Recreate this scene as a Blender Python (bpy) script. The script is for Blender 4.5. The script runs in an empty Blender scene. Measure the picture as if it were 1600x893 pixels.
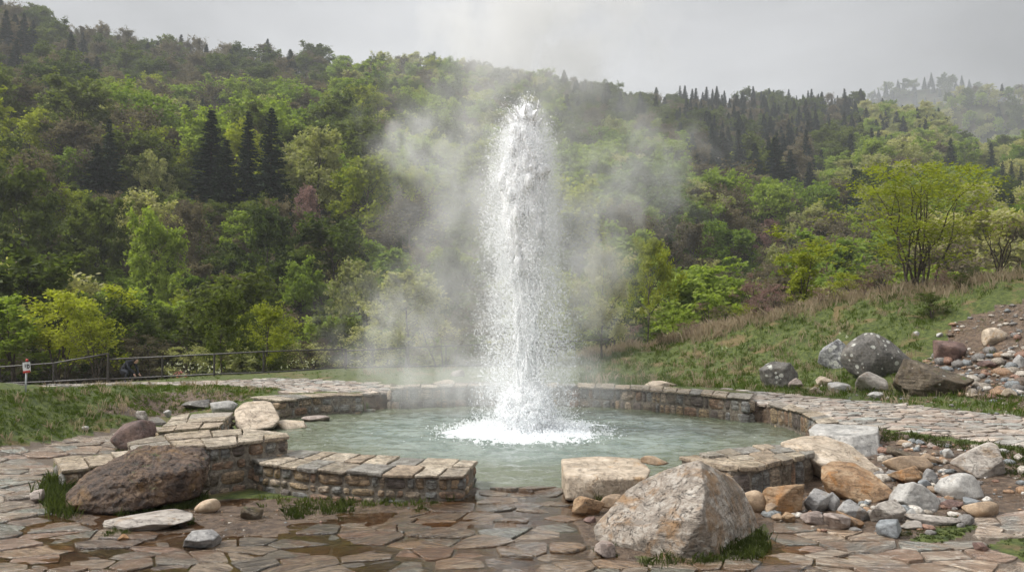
import bpy, bmesh, math, random
import numpy as np
from mathutils import Vector
R = math.radians
sc = bpy.context.scene
COL = sc.collection
# ------------------------------------------------------------------ camera, world, sun, exposure
F = 1244.0; CX, CY = 800.0, 446.5; CZ = 2.3
PITCH = math.atan(48.5 / F)
SP, CP = math.sin(PITCH), math.cos(PITCH)
cam = bpy.data.cameras.new('camera'); cam_o = bpy.data.objects.new('camera', cam); COL.objects.link(cam_o)
cam.sensor_width = 36; cam.lens = 36 * F / 1600; cam.clip_start = 0.1; cam.clip_end = 9000
cam_o.location = (0, 0, CZ); cam_o.rotation_euler = (math.pi / 2 + PITCH, 0, 0)
sc.camera = cam_o
SUN_AZ, SUN_EL = R(-92), R(50)          # azimuth clockwise from +Y
sun_l = bpy.data.lights.new('sun', 'SUN'); sun_l.energy = 2.7; sun_l.angle = R(18); sun_l.color = (1.0, 0.965, 0.91)
sun_o = bpy.data.objects.new('sun', sun_l); COL.objects.link(sun_o)
sd = Vector((math.sin(SUN_AZ) * math.cos(SUN_EL), math.cos(SUN_AZ) * math.cos(SUN_EL), math.sin(SUN_EL)))
sun_o.rotation_euler = sd.to_track_quat('Z', 'Y').to_euler(); sun_o.location = sd * 60
sc.view_settings.view_transform = 'Standard'; sc.view_settings.look = 'None'
sc.view_settings.exposure = 0.95; sc.view_settings.gamma = 1.0; sc.view_settings.use_curve_mapping = False
sc.render.engine = 'CYCLES'
cy = sc.cycles
cy.use_denoising = True; cy.denoiser = 'OPENIMAGEDENOISE'; cy.denoising_prefilter = 'ACCURATE'
cy.max_bounces = 10; cy.diffuse_bounces = 5; cy.glossy_bounces = 2; cy.transmission_bounces = 3; cy.volume_bounces = 3
cy.transparent_max_bounces = 14; cy.use_adaptive_sampling = True; cy.adaptive_threshold = 0.02
cy.volume_step_rate = 1.0; cy.volume_max_steps = 96
cy.caustics_reflective = False; cy.caustics_refractive = False; cy.sample_clamp_indirect = 4

class NT:
    """tiny helper for node trees: n('ShaderNodeX', {input: value or socket}, attr=value)"""
    def __init__(s, tree): s.t = tree; tree.nodes.clear()
    def n(s, kind, ins=None, **at):
        nd = s.t.nodes.new(kind)
        for k, v in at.items(): setattr(nd, k, v)
        for k, v in (ins or {}).items():
            sk = nd.inputs[k]
            if isinstance(v, bpy.types.NodeSocket): s.t.links.new(v, sk)
            else: sk.default_value = v
        return nd
    def math(s, op, a, b=0.0, c=None, clamp=False):
        d = {0: a, 1: b}
        if c is not None: d[2] = c
        return s.n('ShaderNodeMath', d, operation=op, use_clamp=clamp).outputs[0]
    def mix(s, f, a, b, blend='MIX'):
        m = s.n('ShaderNodeMix', {0: f}, data_type='RGBA', blend_type=blend)
        for i, v in ((6, a), (7, b)):
            if isinstance(v, bpy.types.NodeSocket): s.t.links.new(v, m.inputs[i])
            else: m.inputs[i].default_value = (*v[:3], 1)
        return m.outputs[2]
    def ramp(s, fac, stops, interp='LINEAR'):
        r = s.n('ShaderNodeValToRGB', {0: fac}); cr = r.color_ramp; cr.interpolation = interp
        while len(cr.elements) < len(stops): cr.elements.new(0.5)
        for e, (p, c) in zip(cr.elements, stops):
            e.position = p; e.color = (*c[:3], 1) if hasattr(c, '__len__') else (c, c, c, 1)
        return r.outputs[0]
    def rng(s, v, a, b, c=0.0, d=1.0, smooth=True):
        return s.n('ShaderNodeMapRange', {0: v, 1: a, 2: b, 3: c, 4: d}, interpolation_type='SMOOTHSTEP' if smooth else 'LINEAR', clamp=True).outputs[0]
    def noise(s, vec, scale, detail=4, rough=0.55, dist=0.0, dim='3D'):
        return s.n('ShaderNodeTexNoise', {'Vector': vec, 'Scale': scale, 'Detail': detail, 'Roughness': rough, 'Distortion': dist}, noise_dimensions=dim).outputs[0]

w = bpy.data.worlds.new('World'); sc.world = w; w.use_nodes = True
T = NT(w.node_tree)
sky = T.n('ShaderNodeTexSky', sky_type='NISHITA', sun_disc=False, sun_elevation=SUN_EL, sun_rotation=SUN_AZ)
skyc = T.n('ShaderNodeHueSaturation', {'Color': T.mix(1.0, sky.outputs[0], (0.1, 0.1, 0.1), 'MULTIPLY'), 'Saturation': 0.35, 'Value': 1.0}).outputs[0]
tc = T.n('ShaderNodeTexCoord').outputs['Generated']
def cone(az, el, lo, hi):
    d = Vector((math.sin(R(az)) * math.cos(R(el)), math.cos(R(az)) * math.cos(R(el)), math.sin(R(el))))
    dt = T.n('ShaderNodeVectorMath', {0: tc, 1: d}, operation='DOT_PRODUCT').outputs['Value']
    return T.rng(dt, lo, hi)
glow = cone(9, 24, 0.86, 1.0)
dim = cone(42, 32, 0.80, 1.0)
cl = T.noise(T.n('ShaderNodeMapping', {'Vector': tc, 'Scale': (1, 1, 2.5)}).outputs[0], 2.2, 5, 0.55, 0.6)
lum = T.math('ADD', T.math('MULTIPLY', glow, 0.09), T.math('MULTIPLY', T.math('SUBTRACT', cl, 0.5), 0.30))
lum = T.math('ADD', lum, 0.235); lum = T.math('SUBTRACT', lum, T.math('MULTIPLY', dim, 0.11))
zen = T.rng(T.n('ShaderNodeSeparateXYZ', {0: tc}).outputs[2], 0.36, 0.95)
lum = T.math('ADD', lum, T.math('MULTIPLY', zen, 0.60))     # an overcast sky is brightest overhead
cloud = T.n('ShaderNodeCombineColor', {0: T.math('MULTIPLY', lum, 1.0), 1: T.math('MULTIPLY', lum, 1.005), 2: T.math('MULTIPLY', lum, 1.02)}).outputs[0]
bg = T.n('ShaderNodeBackground', {'Color': T.mix(0.93, skyc, cloud), 'Strength': 1.0})
T.n('ShaderNodeOutputWorld', {'Surface': bg.outputs[0]})

# ------------------------------------------------------------------ helpers
rs = np.random.RandomState(7); random.seed(7)
def ray(px, py):
    cx, c = (px - CX) / F, (CY - py) / F
    return np.array((cx, CP - c * SP, SP + c * CP))
def G(px, py, z=0.0):
    d = ray(px, py); return np.array((0, 0, CZ)) + d * ((z - CZ) / d[2])
def A(px, py, Y):
    d = ray(px, py); return np.array((0, 0, CZ)) + d * (Y / d[1])
def proj(P):
    P = np.atleast_2d(P); z = P[:, 2] - CZ
    dep = P[:, 1] * CP + z * SP; up = -P[:, 1] * SP + z * CP
    dep = np.where(dep < 0.01, 0.01, dep)
    return CX + F * P[:, 0] / dep, CY - F * up / dep, dep
def inpoly(x, y, poly):
    x = np.asarray(x, float); y = np.asarray(y, float); r = np.zeros(x.shape, bool); n = len(poly)
    for i in range(n):
        x1, y1 = poly[i]; x2, y2 = poly[(i + 1) % n]
        if y1 == y2: continue
        c = ((y1 > y) != (y2 > y)) & (x < (x2 - x1) * (y - y1) / (y2 - y1) + x1); r ^= c
    return r
_perm = np.random.RandomState(3).permutation(256); _perm = np.concatenate([_perm, _perm, _perm])
_g = np.random.RandomState(4).normal(size=(256, 3)); _g /= np.linalg.norm(_g, axis=1)[:, None]
def perlin(P):
    P = np.asarray(P, float); i = np.floor(P).astype(int); f = P - i; i &= 255
    u = f * f * f * (f * (f * 6 - 15) + 10); out = 0
    for dx in (0, 1):
        for dy in (0, 1):
            for dz in (0, 1):
                h = _perm[_perm[_perm[(i[:, 0] + dx) & 255] + ((i[:, 1] + dy) & 255)] + ((i[:, 2] + dz) & 255)]
                g = _g[h]; d = f - (dx, dy, dz)
                wgt = (u[:, 0] if dx else 1 - u[:, 0]) * (u[:, 1] if dy else 1 - u[:, 1]) * (u[:, 2] if dz else 1 - u[:, 2])
                out = out + wgt * (g * d).sum(1)
    return out * 1.6
def fbm(P, oct=4, ridged=False):
    P = np.asarray(P, float); a, s, o = 1.0, 0.0, 0
    for k in range(oct):
        v = perlin(P * 2 ** k + 17.3 * k)
        if ridged: v = 1 - 2 * np.abs(v)
        o = o + a * v; s += a; a *= 0.5
    return o / s
class MB:
    """collects pieces of a mesh; build() links them as ONE object"""
    def __init__(s): s.v = []; s.f = []; s.n = 0; s.a = []
    def add(s, v, f, rnd=0.5):
        v = np.asarray(v, float).reshape(-1, 3)
        for ff in (f if isinstance(f, (list, tuple)) and len(f) and hasattr(f[0], 'ndim') and f[0].ndim == 2 else [np.asarray(f)]):
            s.f.append(ff + s.n)
        s.v.append(v); s.n += len(v)
        s.a.append(np.full(len(v), rnd) if np.isscalar(rnd) else np.asarray(rnd, float))
        return s
    def mesh(s, name, mat, smooth=False):
        me = bpy.data.meshes.new(name); V = np.concatenate(s.v)
        tot = np.concatenate([np.full(len(f), f.shape[1], np.int32) for f in s.f]); li = np.concatenate([f.ravel() for f in s.f]).astype(np.int32)
        st = np.concatenate([[0], np.cumsum(tot)[:-1]]).astype(np.int32)
        me.vertices.add(len(V)); me.vertices.foreach_set('co', V.astype(np.float32).ravel())
        me.loops.add(len(li)); me.loops.foreach_set('vertex_index', li)
        me.polygons.add(len(tot)); me.polygons.foreach_set('loop_start', st); me.polygons.foreach_set('loop_total', tot)
        me.polygons.foreach_set('use_smooth', np.full(len(tot), smooth))
        at = me.attributes.new('rnd', 'FLOAT', 'POINT'); at.data.foreach_set('value', np.concatenate(s.a).astype(np.float32))
        me.materials.append(mat); me.update(calc_edges=True); return me
    def build(s, name, mat, parent=None, smooth=False, loc=None):
        o = bpy.data.objects.new(name, s.mesh(name, mat, smooth)); COL.objects.link(o)
        if parent: o.parent = parent
        if loc is not None: o.location = loc
        return o
def tag(o, label=None, cat=None, group=None, kind=None):
    if label: o['label'] = label
    if cat: o['category'] = cat
    if group: o['group'] = group
    if kind: o['kind'] = kind
    return o
def empty(name, loc, rz=0.0, **k):
    o = bpy.data.objects.new(name, None); COL.objects.link(o); o.location = loc; o.rotation_euler = (0, 0, rz); o.empty_display_size = 0.1
    return tag(o, **k)
def tube(mb, pts, rad, sides=5, rnd=0.5, cap=True):
    P = np.asarray(pts, float); n = len(P); rad = np.broadcast_to(rad, (n,))
    t = np.gradient(P, axis=0); t /= np.linalg.norm(t, axis=1)[:, None] + 1e-9
    ref = np.where(np.abs(t[:, 2:3]) > 0.9, np.array([[1., 0, 0]]), np.array([[0, 0, 1.]]))
    u = np.cross(t, ref); u /= np.linalg.norm(u, axis=1)[:, None] + 1e-9; v = np.cross(t, u)
    a = np.arange(sides) * 2 * math.pi / sides
    V = P[:, None] + rad[:, None, None] * (np.cos(a)[None, :, None] * u[:, None] + np.sin(a)[None, :, None] * v[:, None])
    i = np.arange(n - 1)[:, None] * sides; j = np.arange(sides)[None]; k = (j + 1) % sides
    f = np.stack([i + j, i + k, i + sides + k, i + sides + j], -1).reshape(-1, 4)
    fs = [f]
    if cap: fs += [np.arange(sides)[::-1][None], (np.arange(sides) + (n - 1) * sides)[None]]
    mb.add(V.reshape(-1, 3), fs, rnd)
def box(mb, c, s, rot=None, rnd=0.5):
    v = np.array([(x, y, z) for x in (-.5, .5) for y in (-.5, .5) for z in (-.5, .5)]) * s
    if rot is not None: v = v @ np.asarray(rot).T
    mb.add(v + c, np.array([(0, 1, 3, 2), (4, 6, 7, 5), (0, 4, 5, 1), (2, 3, 7, 6), (0, 2, 6, 4), (1, 5, 7, 3)]), rnd)
def rotz(a): c, s = math.cos(a), math.sin(a); return np.array([[c, -s, 0], [s, c, 0], [0, 0, 1]])
def rotx(a): c, s = math.cos(a), math.sin(a); return np.array([[1, 0, 0], [0, c, -s], [0, s, c]])
def roty(a): c, s = math.cos(a), math.sin(a); return np.array([[c, 0, s], [0, 1, 0], [-s, 0, c]])
_ico = {}
def ico(sub):
    if sub not in _ico:
        bm = bmesh.new(); bmesh.ops.create_icosphere(bm, subdivisions=sub, radius=1)
        _ico[sub] = (np.array([v.co[:] for v in bm.verts]), np.array([[v.index for v in f.verts] for f in bm.faces])); bm.free()
    return _ico[sub]
def leaves(mb, P, size, rnd, r, flat=0.35, asp=0.6):
    """rhombic leaf faces at points P"""
    n = len(P); size = np.broadcast_to(size, (n,))
    u = r.normal(size=(n, 3)); u[:, 2] *= flat + 0.2; u /= np.linalg.norm(u, axis=1)[:, None]
    w_ = r.normal(size=(n, 3)); w_ -= (w_ * u).sum(1)[:, None] * u; w_ /= np.linalg.norm(w_, axis=1)[:, None]
    u = u * size[:, None]; w_ = w_ * (size * asp)[:, None]
    V = np.stack([P - u, P + w_, P + u, P - w_], 1).reshape(-1, 3)
    mb.add(V, np.arange(n * 4).reshape(-1, 4), np.repeat(np.broadcast_to(rnd, (n,)), 4))

# ------------------------------------------------------------------ materials
def new_mat(name):
    m = bpy.data.materials.new(name); m.use_nodes = True; return m, NT(m.node_tree)
def out(t, sh, vol=None):
    d = {'Surface': sh} if sh else {}
    if vol: d['Volume'] = vol
    t.n('ShaderNodeOutputMaterial', d)
def bsdf(t, col, rough, nrm=None, spec=0.5, **k):
    d = {'Base Color': col if isinstance(col, bpy.types.NodeSocket) else (*col, 1), 'Roughness': rough, 'Specular IOR Level': spec}
    if nrm: d['Normal'] = nrm
    d.update(k)
    return t.n('ShaderNodeBsdfPrincipled', d).outputs[0]
def bump(t, h, strength, dist=0.02, prev=None):
    d = {'Height': h, 'Strength': strength, 'Distance': dist}
    if prev: d['Normal'] = prev
    return t.n('ShaderNodeBump', d).outputs[0]
def objco(t, shift=True):
    c = t.n('ShaderNodeTexCoord').outputs['Object']
    if shift:
        rn = t.n('ShaderNodeObjectInfo').outputs['Random']
        c = t.n('ShaderNodeVectorMath', {0: c, 1: t.math('MULTIPLY', rn, 57.0)}, operation='ADD').outputs[0]
    return c
def mat_rock(name, dark, mid, light, stain=(0.16, 0.09, 0.04), stain_amt=0.5, lichen=0.0, rough=0.6, strata=0.5, bumpy=0.7, moss=0.0):
    m, t = new_mat(name); c = objco(t)
    big = t.noise(c, 3.2, 6, 0.65, 0.6); fine = t.noise(c, 17, 8, 0.75)
    st = t.noise(t.n('ShaderNodeMapping', {'Vector': c, 'Rotation': (0.35, 0.45, 0.2), 'Scale': (1.2, 1.2, 9)}).outputs[0], 2.5, 6, 0.65, 0.5)
    f = t.math('ADD', t.math('MULTIPLY', big, 0.45), t.math('ADD', t.math('MULTIPLY', fine, 0.35), t.math('MULTIPLY', st, 0.45 * strata)))
    f = t.rng(f, 0.34 + .12 * strata, 0.56 + .2 * strata, smooth=False)
    col = t.ramp(f, [(0.05, dark), (0.45, mid), (0.95, light)])
    sn = t.rng(t.noise(c, 3.1, 6, 0.65, 1.0), 0.66 - 0.26 * stain_amt, 0.80 - 0.2 * stain_amt)
    col = t.mix(t.math('MULTIPLY', sn, 0.8), col, stain)
    pit = t.rng(t.noise(c, 32, 4, 0.7), 0.60, 0.72)
    col = t.mix(t.math('MULTIPLY', pit, 0.6), col, tuple(x * 0.35 for x in dark))
    if lichen > 0:
        v = t.n('ShaderNodeTexVoronoi', {'Vector': c, 'Scale': 8.0, 'Randomness': 1.0}); rc = v.outputs['Color']
        size = t.n('ShaderNodeSeparateColor', {0: rc}).outputs[0]
        dd = t.math('ADD', v.outputs['Distance'], t.math('MULTIPLY', fine, 0.22))
        sp = t.math('LESS_THAN', dd, t.math('MULTIPLY', t.math('SUBTRACT', size, 1.0 - lichen), 1.9))
        col = t.mix(t.math('MULTIPLY', sp, 0.85), col, (0.55, 0.55, 0.50))
    bl = t.rng(t.noise(c, 1.7, 7, 0.72, 1.4), 0.50, 0.62)
    col = t.mix(t.math('MULTIPLY', bl, 0.55), col, t.mix(fine, tuple(x * 0.5 for x in dark), tuple(x * 0.8 for x in mid)))
    wv = t.math('ABSOLUTE', t.math('SUBTRACT', t.noise(c, 2.4, 5, 0.6, 1.8), 0.5)); crack = t.rng(wv, 0.010, 0.0)
    col = t.mix(t.math('MULTIPLY', crack, 0.5), col, tuple(x * 0.25 for x in dark))
    geo = t.n('ShaderNodeNewGeometry'); nz = t.n('ShaderNodeSeparateXYZ', {0: geo.outputs['Normal']}).outputs[2]
    if moss > 0:
        mk = t.math('MULTIPLY', t.rng(nz, 0.2, 0.8), t.rng(t.noise(c, 5, 5, 0.7), 0.62 - 0.15 * moss, 0.7))
        col = t.mix(mk, col, (0.06, 0.09, 0.02))
    hb = t.math('ADD', t.math('MULTIPLY', st, 0.6 * strata + 0.1), t.math('ADD', t.math('MULTIPLY', fine, 0.7), t.math('ADD', t.math('MULTIPLY', pit, -0.35), t.math('MULTIPLY', crack, -0.9))))
    nr = bump(t, hb, bumpy, 0.06)
    rg = t.rng(big, 0.3, 0.7, rough - 0.15, rough + 0.2)
    out(t, bsdf(t, col, rg, nr, 0.45)); return m
M = {}
M['limestone'] = mat_rock('limestone', (0.17, 0.15, 0.13), (0.36, 0.32, 0.28), (0.56, 0.52, 0.46), (0.25, 0.16, 0.08), 0.5, 0, 0.55, 0.8)
M['pale_stained'] = mat_rock('pale_stained_rock', (0.10, 0.085, 0.07), (0.33, 0.28, 0.23), (0.62, 0.58, 0.52), (0.30, 0.17, 0.07), 0.75, 0, 0.5, 0.7, 1.0)
M['cream'] = mat_rock('cream_stone', (0.28, 0.22, 0.16), (0.50, 0.41, 0.31), (0.66, 0.58, 0.48), (0.36, 0.22, 0.10), 0.45, 0, 0.5, 0.4)
M['conglomerate'] = mat_rock('brown_conglomerate', (0.035, 0.022, 0.016), (0.125, 0.078, 0.05), (0.38, 0.28, 0.18), (0.20, 0.115, 0.045), 0.6, 0.12, 0.6, 0.2, 1.0, 0.3)
M['reddish'] = mat_rock('reddish_brown_rock', (0.06, 0.035, 0.03), (0.15, 0.09, 0.075), (0.27, 0.18, 0.14), (0.10, 0.06, 0.03), 0.4, 0.05, 0.55, 0.4)
M['golden'] = mat_rock('golden_brown_rock', (0.10, 0.06, 0.03), (0.27, 0.16, 0.08), (0.45, 0.33, 0.21), (0.33, 0.15, 0.04), 0.6, 0, 0.5, 0.9)
M['tan'] = mat_rock('tan_rock', (0.20, 0.14, 0.09), (0.36, 0.26, 0.17), (0.50, 0.40, 0.29), (0.28, 0.15, 0.06), 0.4, 0, 0.55, 0.2, 0.4)
M['grey'] = mat_rock('grey_rock', (0.12, 0.12, 0.12), (0.26, 0.25, 0.24), (0.42, 0.41, 0.39), (0.20, 0.14, 0.09), 0.35, 0, 0.5, 0.5, 0.5)
M['blue'] = mat_rock('blue_grey_rock', (0.11, 0.118, 0.125), (0.235, 0.25, 0.258), (0.44, 0.46, 0.47), (0.14, 0.13, 0.12), 0.2, 0, 0.4, 0.3, 0.5)
M['white'] = mat_rock('white_rock', (0.20, 0.195, 0.185), (0.39, 0.375, 0.35), (0.58, 0.565, 0.53), (0.34, 0.26, 0.17), 0.25, 0, 0.45, 0.4, 0.4)
M['pink'] = mat_rock('pinkish_rock', (0.17, 0.13, 0.11), (0.33, 0.27, 0.235), (0.52, 0.46, 0.41), (0.25, 0.13, 0.09), 0.4, 0, 0.5, 0.4, 0.6)
M['lichen'] = mat_rock('lichened_rock', (0.06, 0.055, 0.05), (0.15, 0.14, 0.125), (0.30, 0.28, 0.25), (0.08, 0.055, 0.03), 0.4, 0.34, 0.7, 0.3, 0.7, 0.2)
M['lichen_brown'] = mat_rock('lichened_brown_rock', (0.055, 0.04, 0.025), (0.14, 0.11, 0.075), (0.30, 0.25, 0.19), (0.10, 0.06, 0.02), 0.6, 0.22, 0.7, 0.3, 0.8, 0.5)
M['lichen_white'] = mat_rock('white_lichened_rock', (0.06, 0.06, 0.065), (0.24, 0.24, 0.24), (0.62, 0.62, 0.6), (0.05, 0.05, 0.05), 0.5, 0.45, 0.6, 0.5, 0.8)
M['cliff'] = mat_rock('cliff_rock', (0.12, 0.11, 0.10), (0.26, 0.24, 0.21), (0.42, 0.39, 0.35), (0.16, 0.12, 0.08), 0.4, 0, 0.8, 1.0)

def mat_paving():
    m, t = new_mat('wet_flagstone'); c = t.n('ShaderNodeTexCoord').outputs['Object']
    rn = t.n('ShaderNodeAttribute', attribute_name='rnd').outputs['Fac']
    wetA = t.n('ShaderNodeAttribute', attribute_name='wet').outputs['Fac']
    c2 = t.n('ShaderNodeVectorMath', {0: c, 1: t.math('MULTIPLY', rn, 91.0)}, operation='ADD').outputs[0]
    ang = t.math('MULTIPLY', rn, 6.0)
    mp = t.n('ShaderNodeVectorRotate', {'Vector': c2, 'Angle': t.math('MULTIPLY', t.math('SUBTRACT', rn, 0.5), 1.6)}, rotation_type='Z_AXIS').outputs[0]
    st = t.noise(t.n('ShaderNodeMapping', {'Vector': mp, 'Scale': (1.6, 8, 8)}).outputs[0], 2.2, 7, 0.68, 0.7)
    fine = t.noise(c2, 22, 7, 0.7); big = t.noise(c, 0.9, 4, 0.55, 0.3)
    base = t.ramp(rn, [(0.0, (0.30, 0.24, 0.17)), (0.13, (0.21, 0.20, 0.17)), (0.26, (0.37, 0.29, 0.20)), (0.38, (0.34, 0.21, 0.13)), (0.5, (0.26, 0.25, 0.21)),
                       (0.6, (0.41, 0.35, 0.27)), (0.72, (0.22, 0.17, 0.13)), (0.82, (0.42, 0.30, 0.18)), (0.92, (0.24, 0.27, 0.24)), (1.0, (0.34, 0.26, 0.22))], 'CONSTANT')
    col = t.mix(t.rng(st, 0.34, 0.66), t.mix(1.0, base, (0.36, 0.31, 0.27), 'MULTIPLY'), t.mix(1.0, base, (1.6, 1.56, 1.5), 'MULTIPLY'))
    col = t.mix(t.math('MULTIPLY', t.rng(fine, 0.42, 0.72), 0.45), col, (0.10, 0.075, 0.05))
    rust = t.math('MULTIPLY', t.rng(t.noise(c, 1.7, 6, 0.68, 1.2), 0.48, 0.60), 0.7)
    col = t.mix(rust, col, t.mix(st, (0.13, 0.055, 0.015), (0.40, 0.21, 0.07)))
    pale = t.math('MULTIPLY', t.rng(t.noise(t.n('ShaderNodeMapping', {'Vector': c2, 'Scale': (1, 2.4, 1)}).outputs[0], 4.5, 6, 0.7, 0.8), 0.54, 0.66), 0.75)
    col = t.mix(pale, col, (0.62, 0.57, 0.48))
    # water film: pools in low noise areas (smooth, darker), where the 'wet' attribute is high
    nzp = t.n('ShaderNodeSeparateXYZ', {0: t.n('ShaderNodeNewGeometry').outputs['Normal']}).outputs[2]
    film = t.math('MULTIPLY', t.math('MULTIPLY', t.rng(t.math('ADD', t.math('MULTIPLY', big, 0.8), t.math('MULTIPLY', st, 0.3)), 0.78, 0.60), t.rng(nzp, .9, .99)), wetA)
    col = t.mix(t.math('MULTIPLY', film, 0.75), col, t.mix(1.0, col, (0.42, 0.33, 0.24), 'MULTIPLY'))
    col = t.n('ShaderNodeHueSaturation', {'Color': col, 'Saturation': t.math('ADD', 0.5, t.math('MULTIPLY', wetA, .5)), 'Value': t.math('SUBTRACT', 1.25, t.math('MULTIPLY', wetA, .66))}).outputs[0]
    col = t.mix(t.math('MULTIPLY', wetA, 0.35), col, t.mix(1.0, col, (0.6, 0.52, 0.44), 'MULTIPLY'))
    h = t.math('ADD', t.math('MULTIPLY', st, 0.8), t.math('MULTIPLY', fine, 0.35))
    nb = bump(t, h, t.math('MULTIPLY', t.math('SUBTRACT', 1.0, t.math('MULTIPLY', film, 0.5)), 1.0), 0.05)
    rough = t.math('SUBTRACT', t.rng(fine, 0.3, 0.7, 0.40, 0.60), t.math('MULTIPLY', wetA, 0.33))
    rough = t.math('MULTIPLY', rough, t.math('SUBTRACT', 1.0, t.math('MULTIPLY', film, 0.85)))
    out(t, bsdf(t, col, rough, nb, 0.9)); return m
M['paving'] = mat_paving()
def mat_masonry(name, cap=False):
    m, t = new_mat(name); c = t.n('ShaderNodeTexCoord').outputs['Object']
    rn = t.n('ShaderNodeAttribute', attribute_name='rnd').outputs['Fac']
    c2 = t.n('ShaderNodeVectorMath', {0: c, 1: t.math('MULTIPLY', rn, 91.0)}, operation='ADD').outputs[0]
    st = t.noise(t.n('ShaderNodeMapping', {'Vector': c2, 'Rotation': (0, 0.15, 0), 'Scale': (2, 2, 8)}).outputs[0], 3, 6, 0.7, 0.6)
    fine = t.noise(c2, 26, 7, 0.72)
    if cap: stops = [(0.0, (0.27, 0.23, 0.18)), (0.16, (0.40, 0.33, 0.25)), (0.34, (0.25, 0.24, 0.22)), (0.5, (0.46, 0.40, 0.32)), (0.66, (0.33, 0.26, 0.19)), (0.8, (0.34, 0.31, 0.27)), (0.92, (0.41, 0.35, 0.27))]
    else: stops = [(0.0, (0.20, 0.17, 0.13)), (0.15, (0.31, 0.23, 0.15)), (0.3, (0.19, 0.20, 0.20)), (0.45, (0.36, 0.30, 0.23)), (0.58, (0.27, 0.18, 0.12)), (0.7, (0.14, 0.12, 0.11)), (0.82, (0.35, 0.27, 0.17)), (0.92, (0.26, 0.27, 0.26))]
    base = t.ramp(rn, stops, 'CONSTANT')
    col = t.mix(t.rng(st, 0.34, 0.66), t.mix(1.0, base, (0.30, 0.27, 0.24) if not cap else (.45, .42, .38), 'MULTIPLY'), t.mix(1.0, base, (1.35, 1.3, 1.24) if not cap else (1.3, 1.28, 1.24), 'MULTIPLY'))
    col = t.mix(t.math('MULTIPLY', t.rng(fine, 0.46, 0.62), 0.7), col, (0.07, 0.05, 0.035))
    col = t.mix(t.math('MULTIPLY', t.rng(t.noise(c, 4.5, 6, 0.7), 0.58, 0.7), 0.5), col, (0.50, 0.47, 0.41))
    nb = bump(t, t.math('ADD', t.math('MULTIPLY', st, 0.6), fine), 0.8, 0.03)
    out(t, bsdf(t, col, t.rng(t.noise(c, 1.4, 3, 0.5), 0.4, 0.6, 0.25, 0.6), nb, 0.5)); return m
M['masonry'] = mat_masonry('rubble_masonry'); M['capstone'] = mat_masonry('capstone_slate', True)
def mat_simple(name, a, b, scale=6, rough=0.8, bmp=0.5, spec=0.3, dist=0.03):
    m, t = new_mat(name); c = t.n('ShaderNodeTexCoord').outputs['Object']
    f = t.noise(c, scale, 7, 0.65, 0.3)
    out(t, bsdf(t, t.mix(t.rng(f, 0.35, 0.65), a, b), rough, bump(t, f, bmp, dist), spec)); return m
M['mortar'] = mat_simple('mortar', (0.10, 0.085, 0.068), (0.24, 0.21, 0.17), 20, 0.7)
M['bark'] = mat_simple('bark', (0.035, 0.028, 0.022), (0.11, 0.09, 0.07), 9, 0.9)
M['bark_grey'] = mat_simple('grey_bark', (0.09, 0.08, 0.07), (0.22, 0.20, 0.17), 9, 0.9)
M['twig'] = mat_simple('dry_twig', (0.12, 0.07, 0.045), (0.26, 0.17, 0.11), 9, 0.9)
M['rail'] = mat_simple('weathered_rail_metal', (0.022, 0.020, 0.018), (0.06, 0.052, 0.045), 14, 0.5, 0.2, 0.5)
def mat_leaf(name, a, b, trans=0.45, gain=1.0, spec=0.08, tint=(1.25, 1.35, 0.6)):
    if name.startswith('leaf'): a = tuple(min(.7, x * k) for x, k in zip(a, (1.3, 1.15, 1.4))); b = tuple(min(.7, x * k) for x, k in zip(b, (1.4, 1.18, 1.5)))
    m, t = new_mat(name); rn = t.n('ShaderNodeAttribute', attribute_name='rnd').outputs['Fac']
    ob = t.n('ShaderNodeObjectInfo').outputs['Random']
    f = t.math('ADD', t.math('MULTIPLY', rn, 0.55), t.math('MULTIPLY', ob, 0.55), clamp=True)
    col = t.mix(f, a, b)
    d = bsdf(t, col, 0.55, None, spec)
    tr = t.n('ShaderNodeBsdfTranslucent', {'Color': t.mix(1.0, col, tint, 'MULTIPLY')}).outputs[0]
    out(t, t.n('ShaderNodeMixShader', {0: trans, 1: d, 2: tr}).outputs[0]); return m
L = {}
L['yellow green'] = mat_leaf('leaf_yellow_green', (0.11, 0.155, 0.018), (0.26, 0.32, 0.035))
L['fresh green'] = mat_leaf('leaf_fresh_green', (0.075, 0.14, 0.022), (0.22, 0.31, 0.05))
L['deep green'] = mat_leaf('leaf_deep_green', (0.030, 0.055, 0.014), (0.105, 0.145, 0.03))
L['pale green'] = mat_leaf('leaf_pale_green', (0.15, 0.19, 0.07), (0.34, 0.37, 0.15))
L['olive brown'] = mat_leaf('leaf_olive_brown', (0.065, 0.066, 0.036), (0.145, 0.14, 0.075), tint=(1.15, 1.2, .8))
L['rusty'] = mat_leaf('leaf_rusty', (0.13, 0.10, 0.07), (0.25, 0.19, 0.14), tint=(1.1, 1.05, .9))
L['spruce'] = mat_leaf('needle_spruce', (0.014, 0.030, 0.018), (0.055, 0.085, 0.045), 0.1)
L['bluish spruce'] = mat_leaf('needle_bluish_spruce', (0.018, 0.038, 0.030), (0.045, 0.078, 0.058), 0.1)
L['grass'] = mat_leaf('grass_blade', (0.028, 0.052, 0.010), (0.13, 0.18, 0.032))
L['tuft'] = mat_leaf('tuft_blade', (0.022, 0.034, 0.010), (0.105, 0.125, 0.040))
L['straw'] = mat_leaf('dry_grass_blade', (0.24, 0.19, 0.12), (0.54, 0.46, 0.34), tint=(1.1, 1.05, .95))
L['blossom'] = mat_leaf('blossom_petal', (0.55, 0.55, 0.45), (0.8, 0.8, 0.75), 0.3)
L['pink blossom'] = mat_leaf('pink_petal', (0.55, 0.18, 0.2), (0.75, 0.4, 0.4), 0.3)

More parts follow.
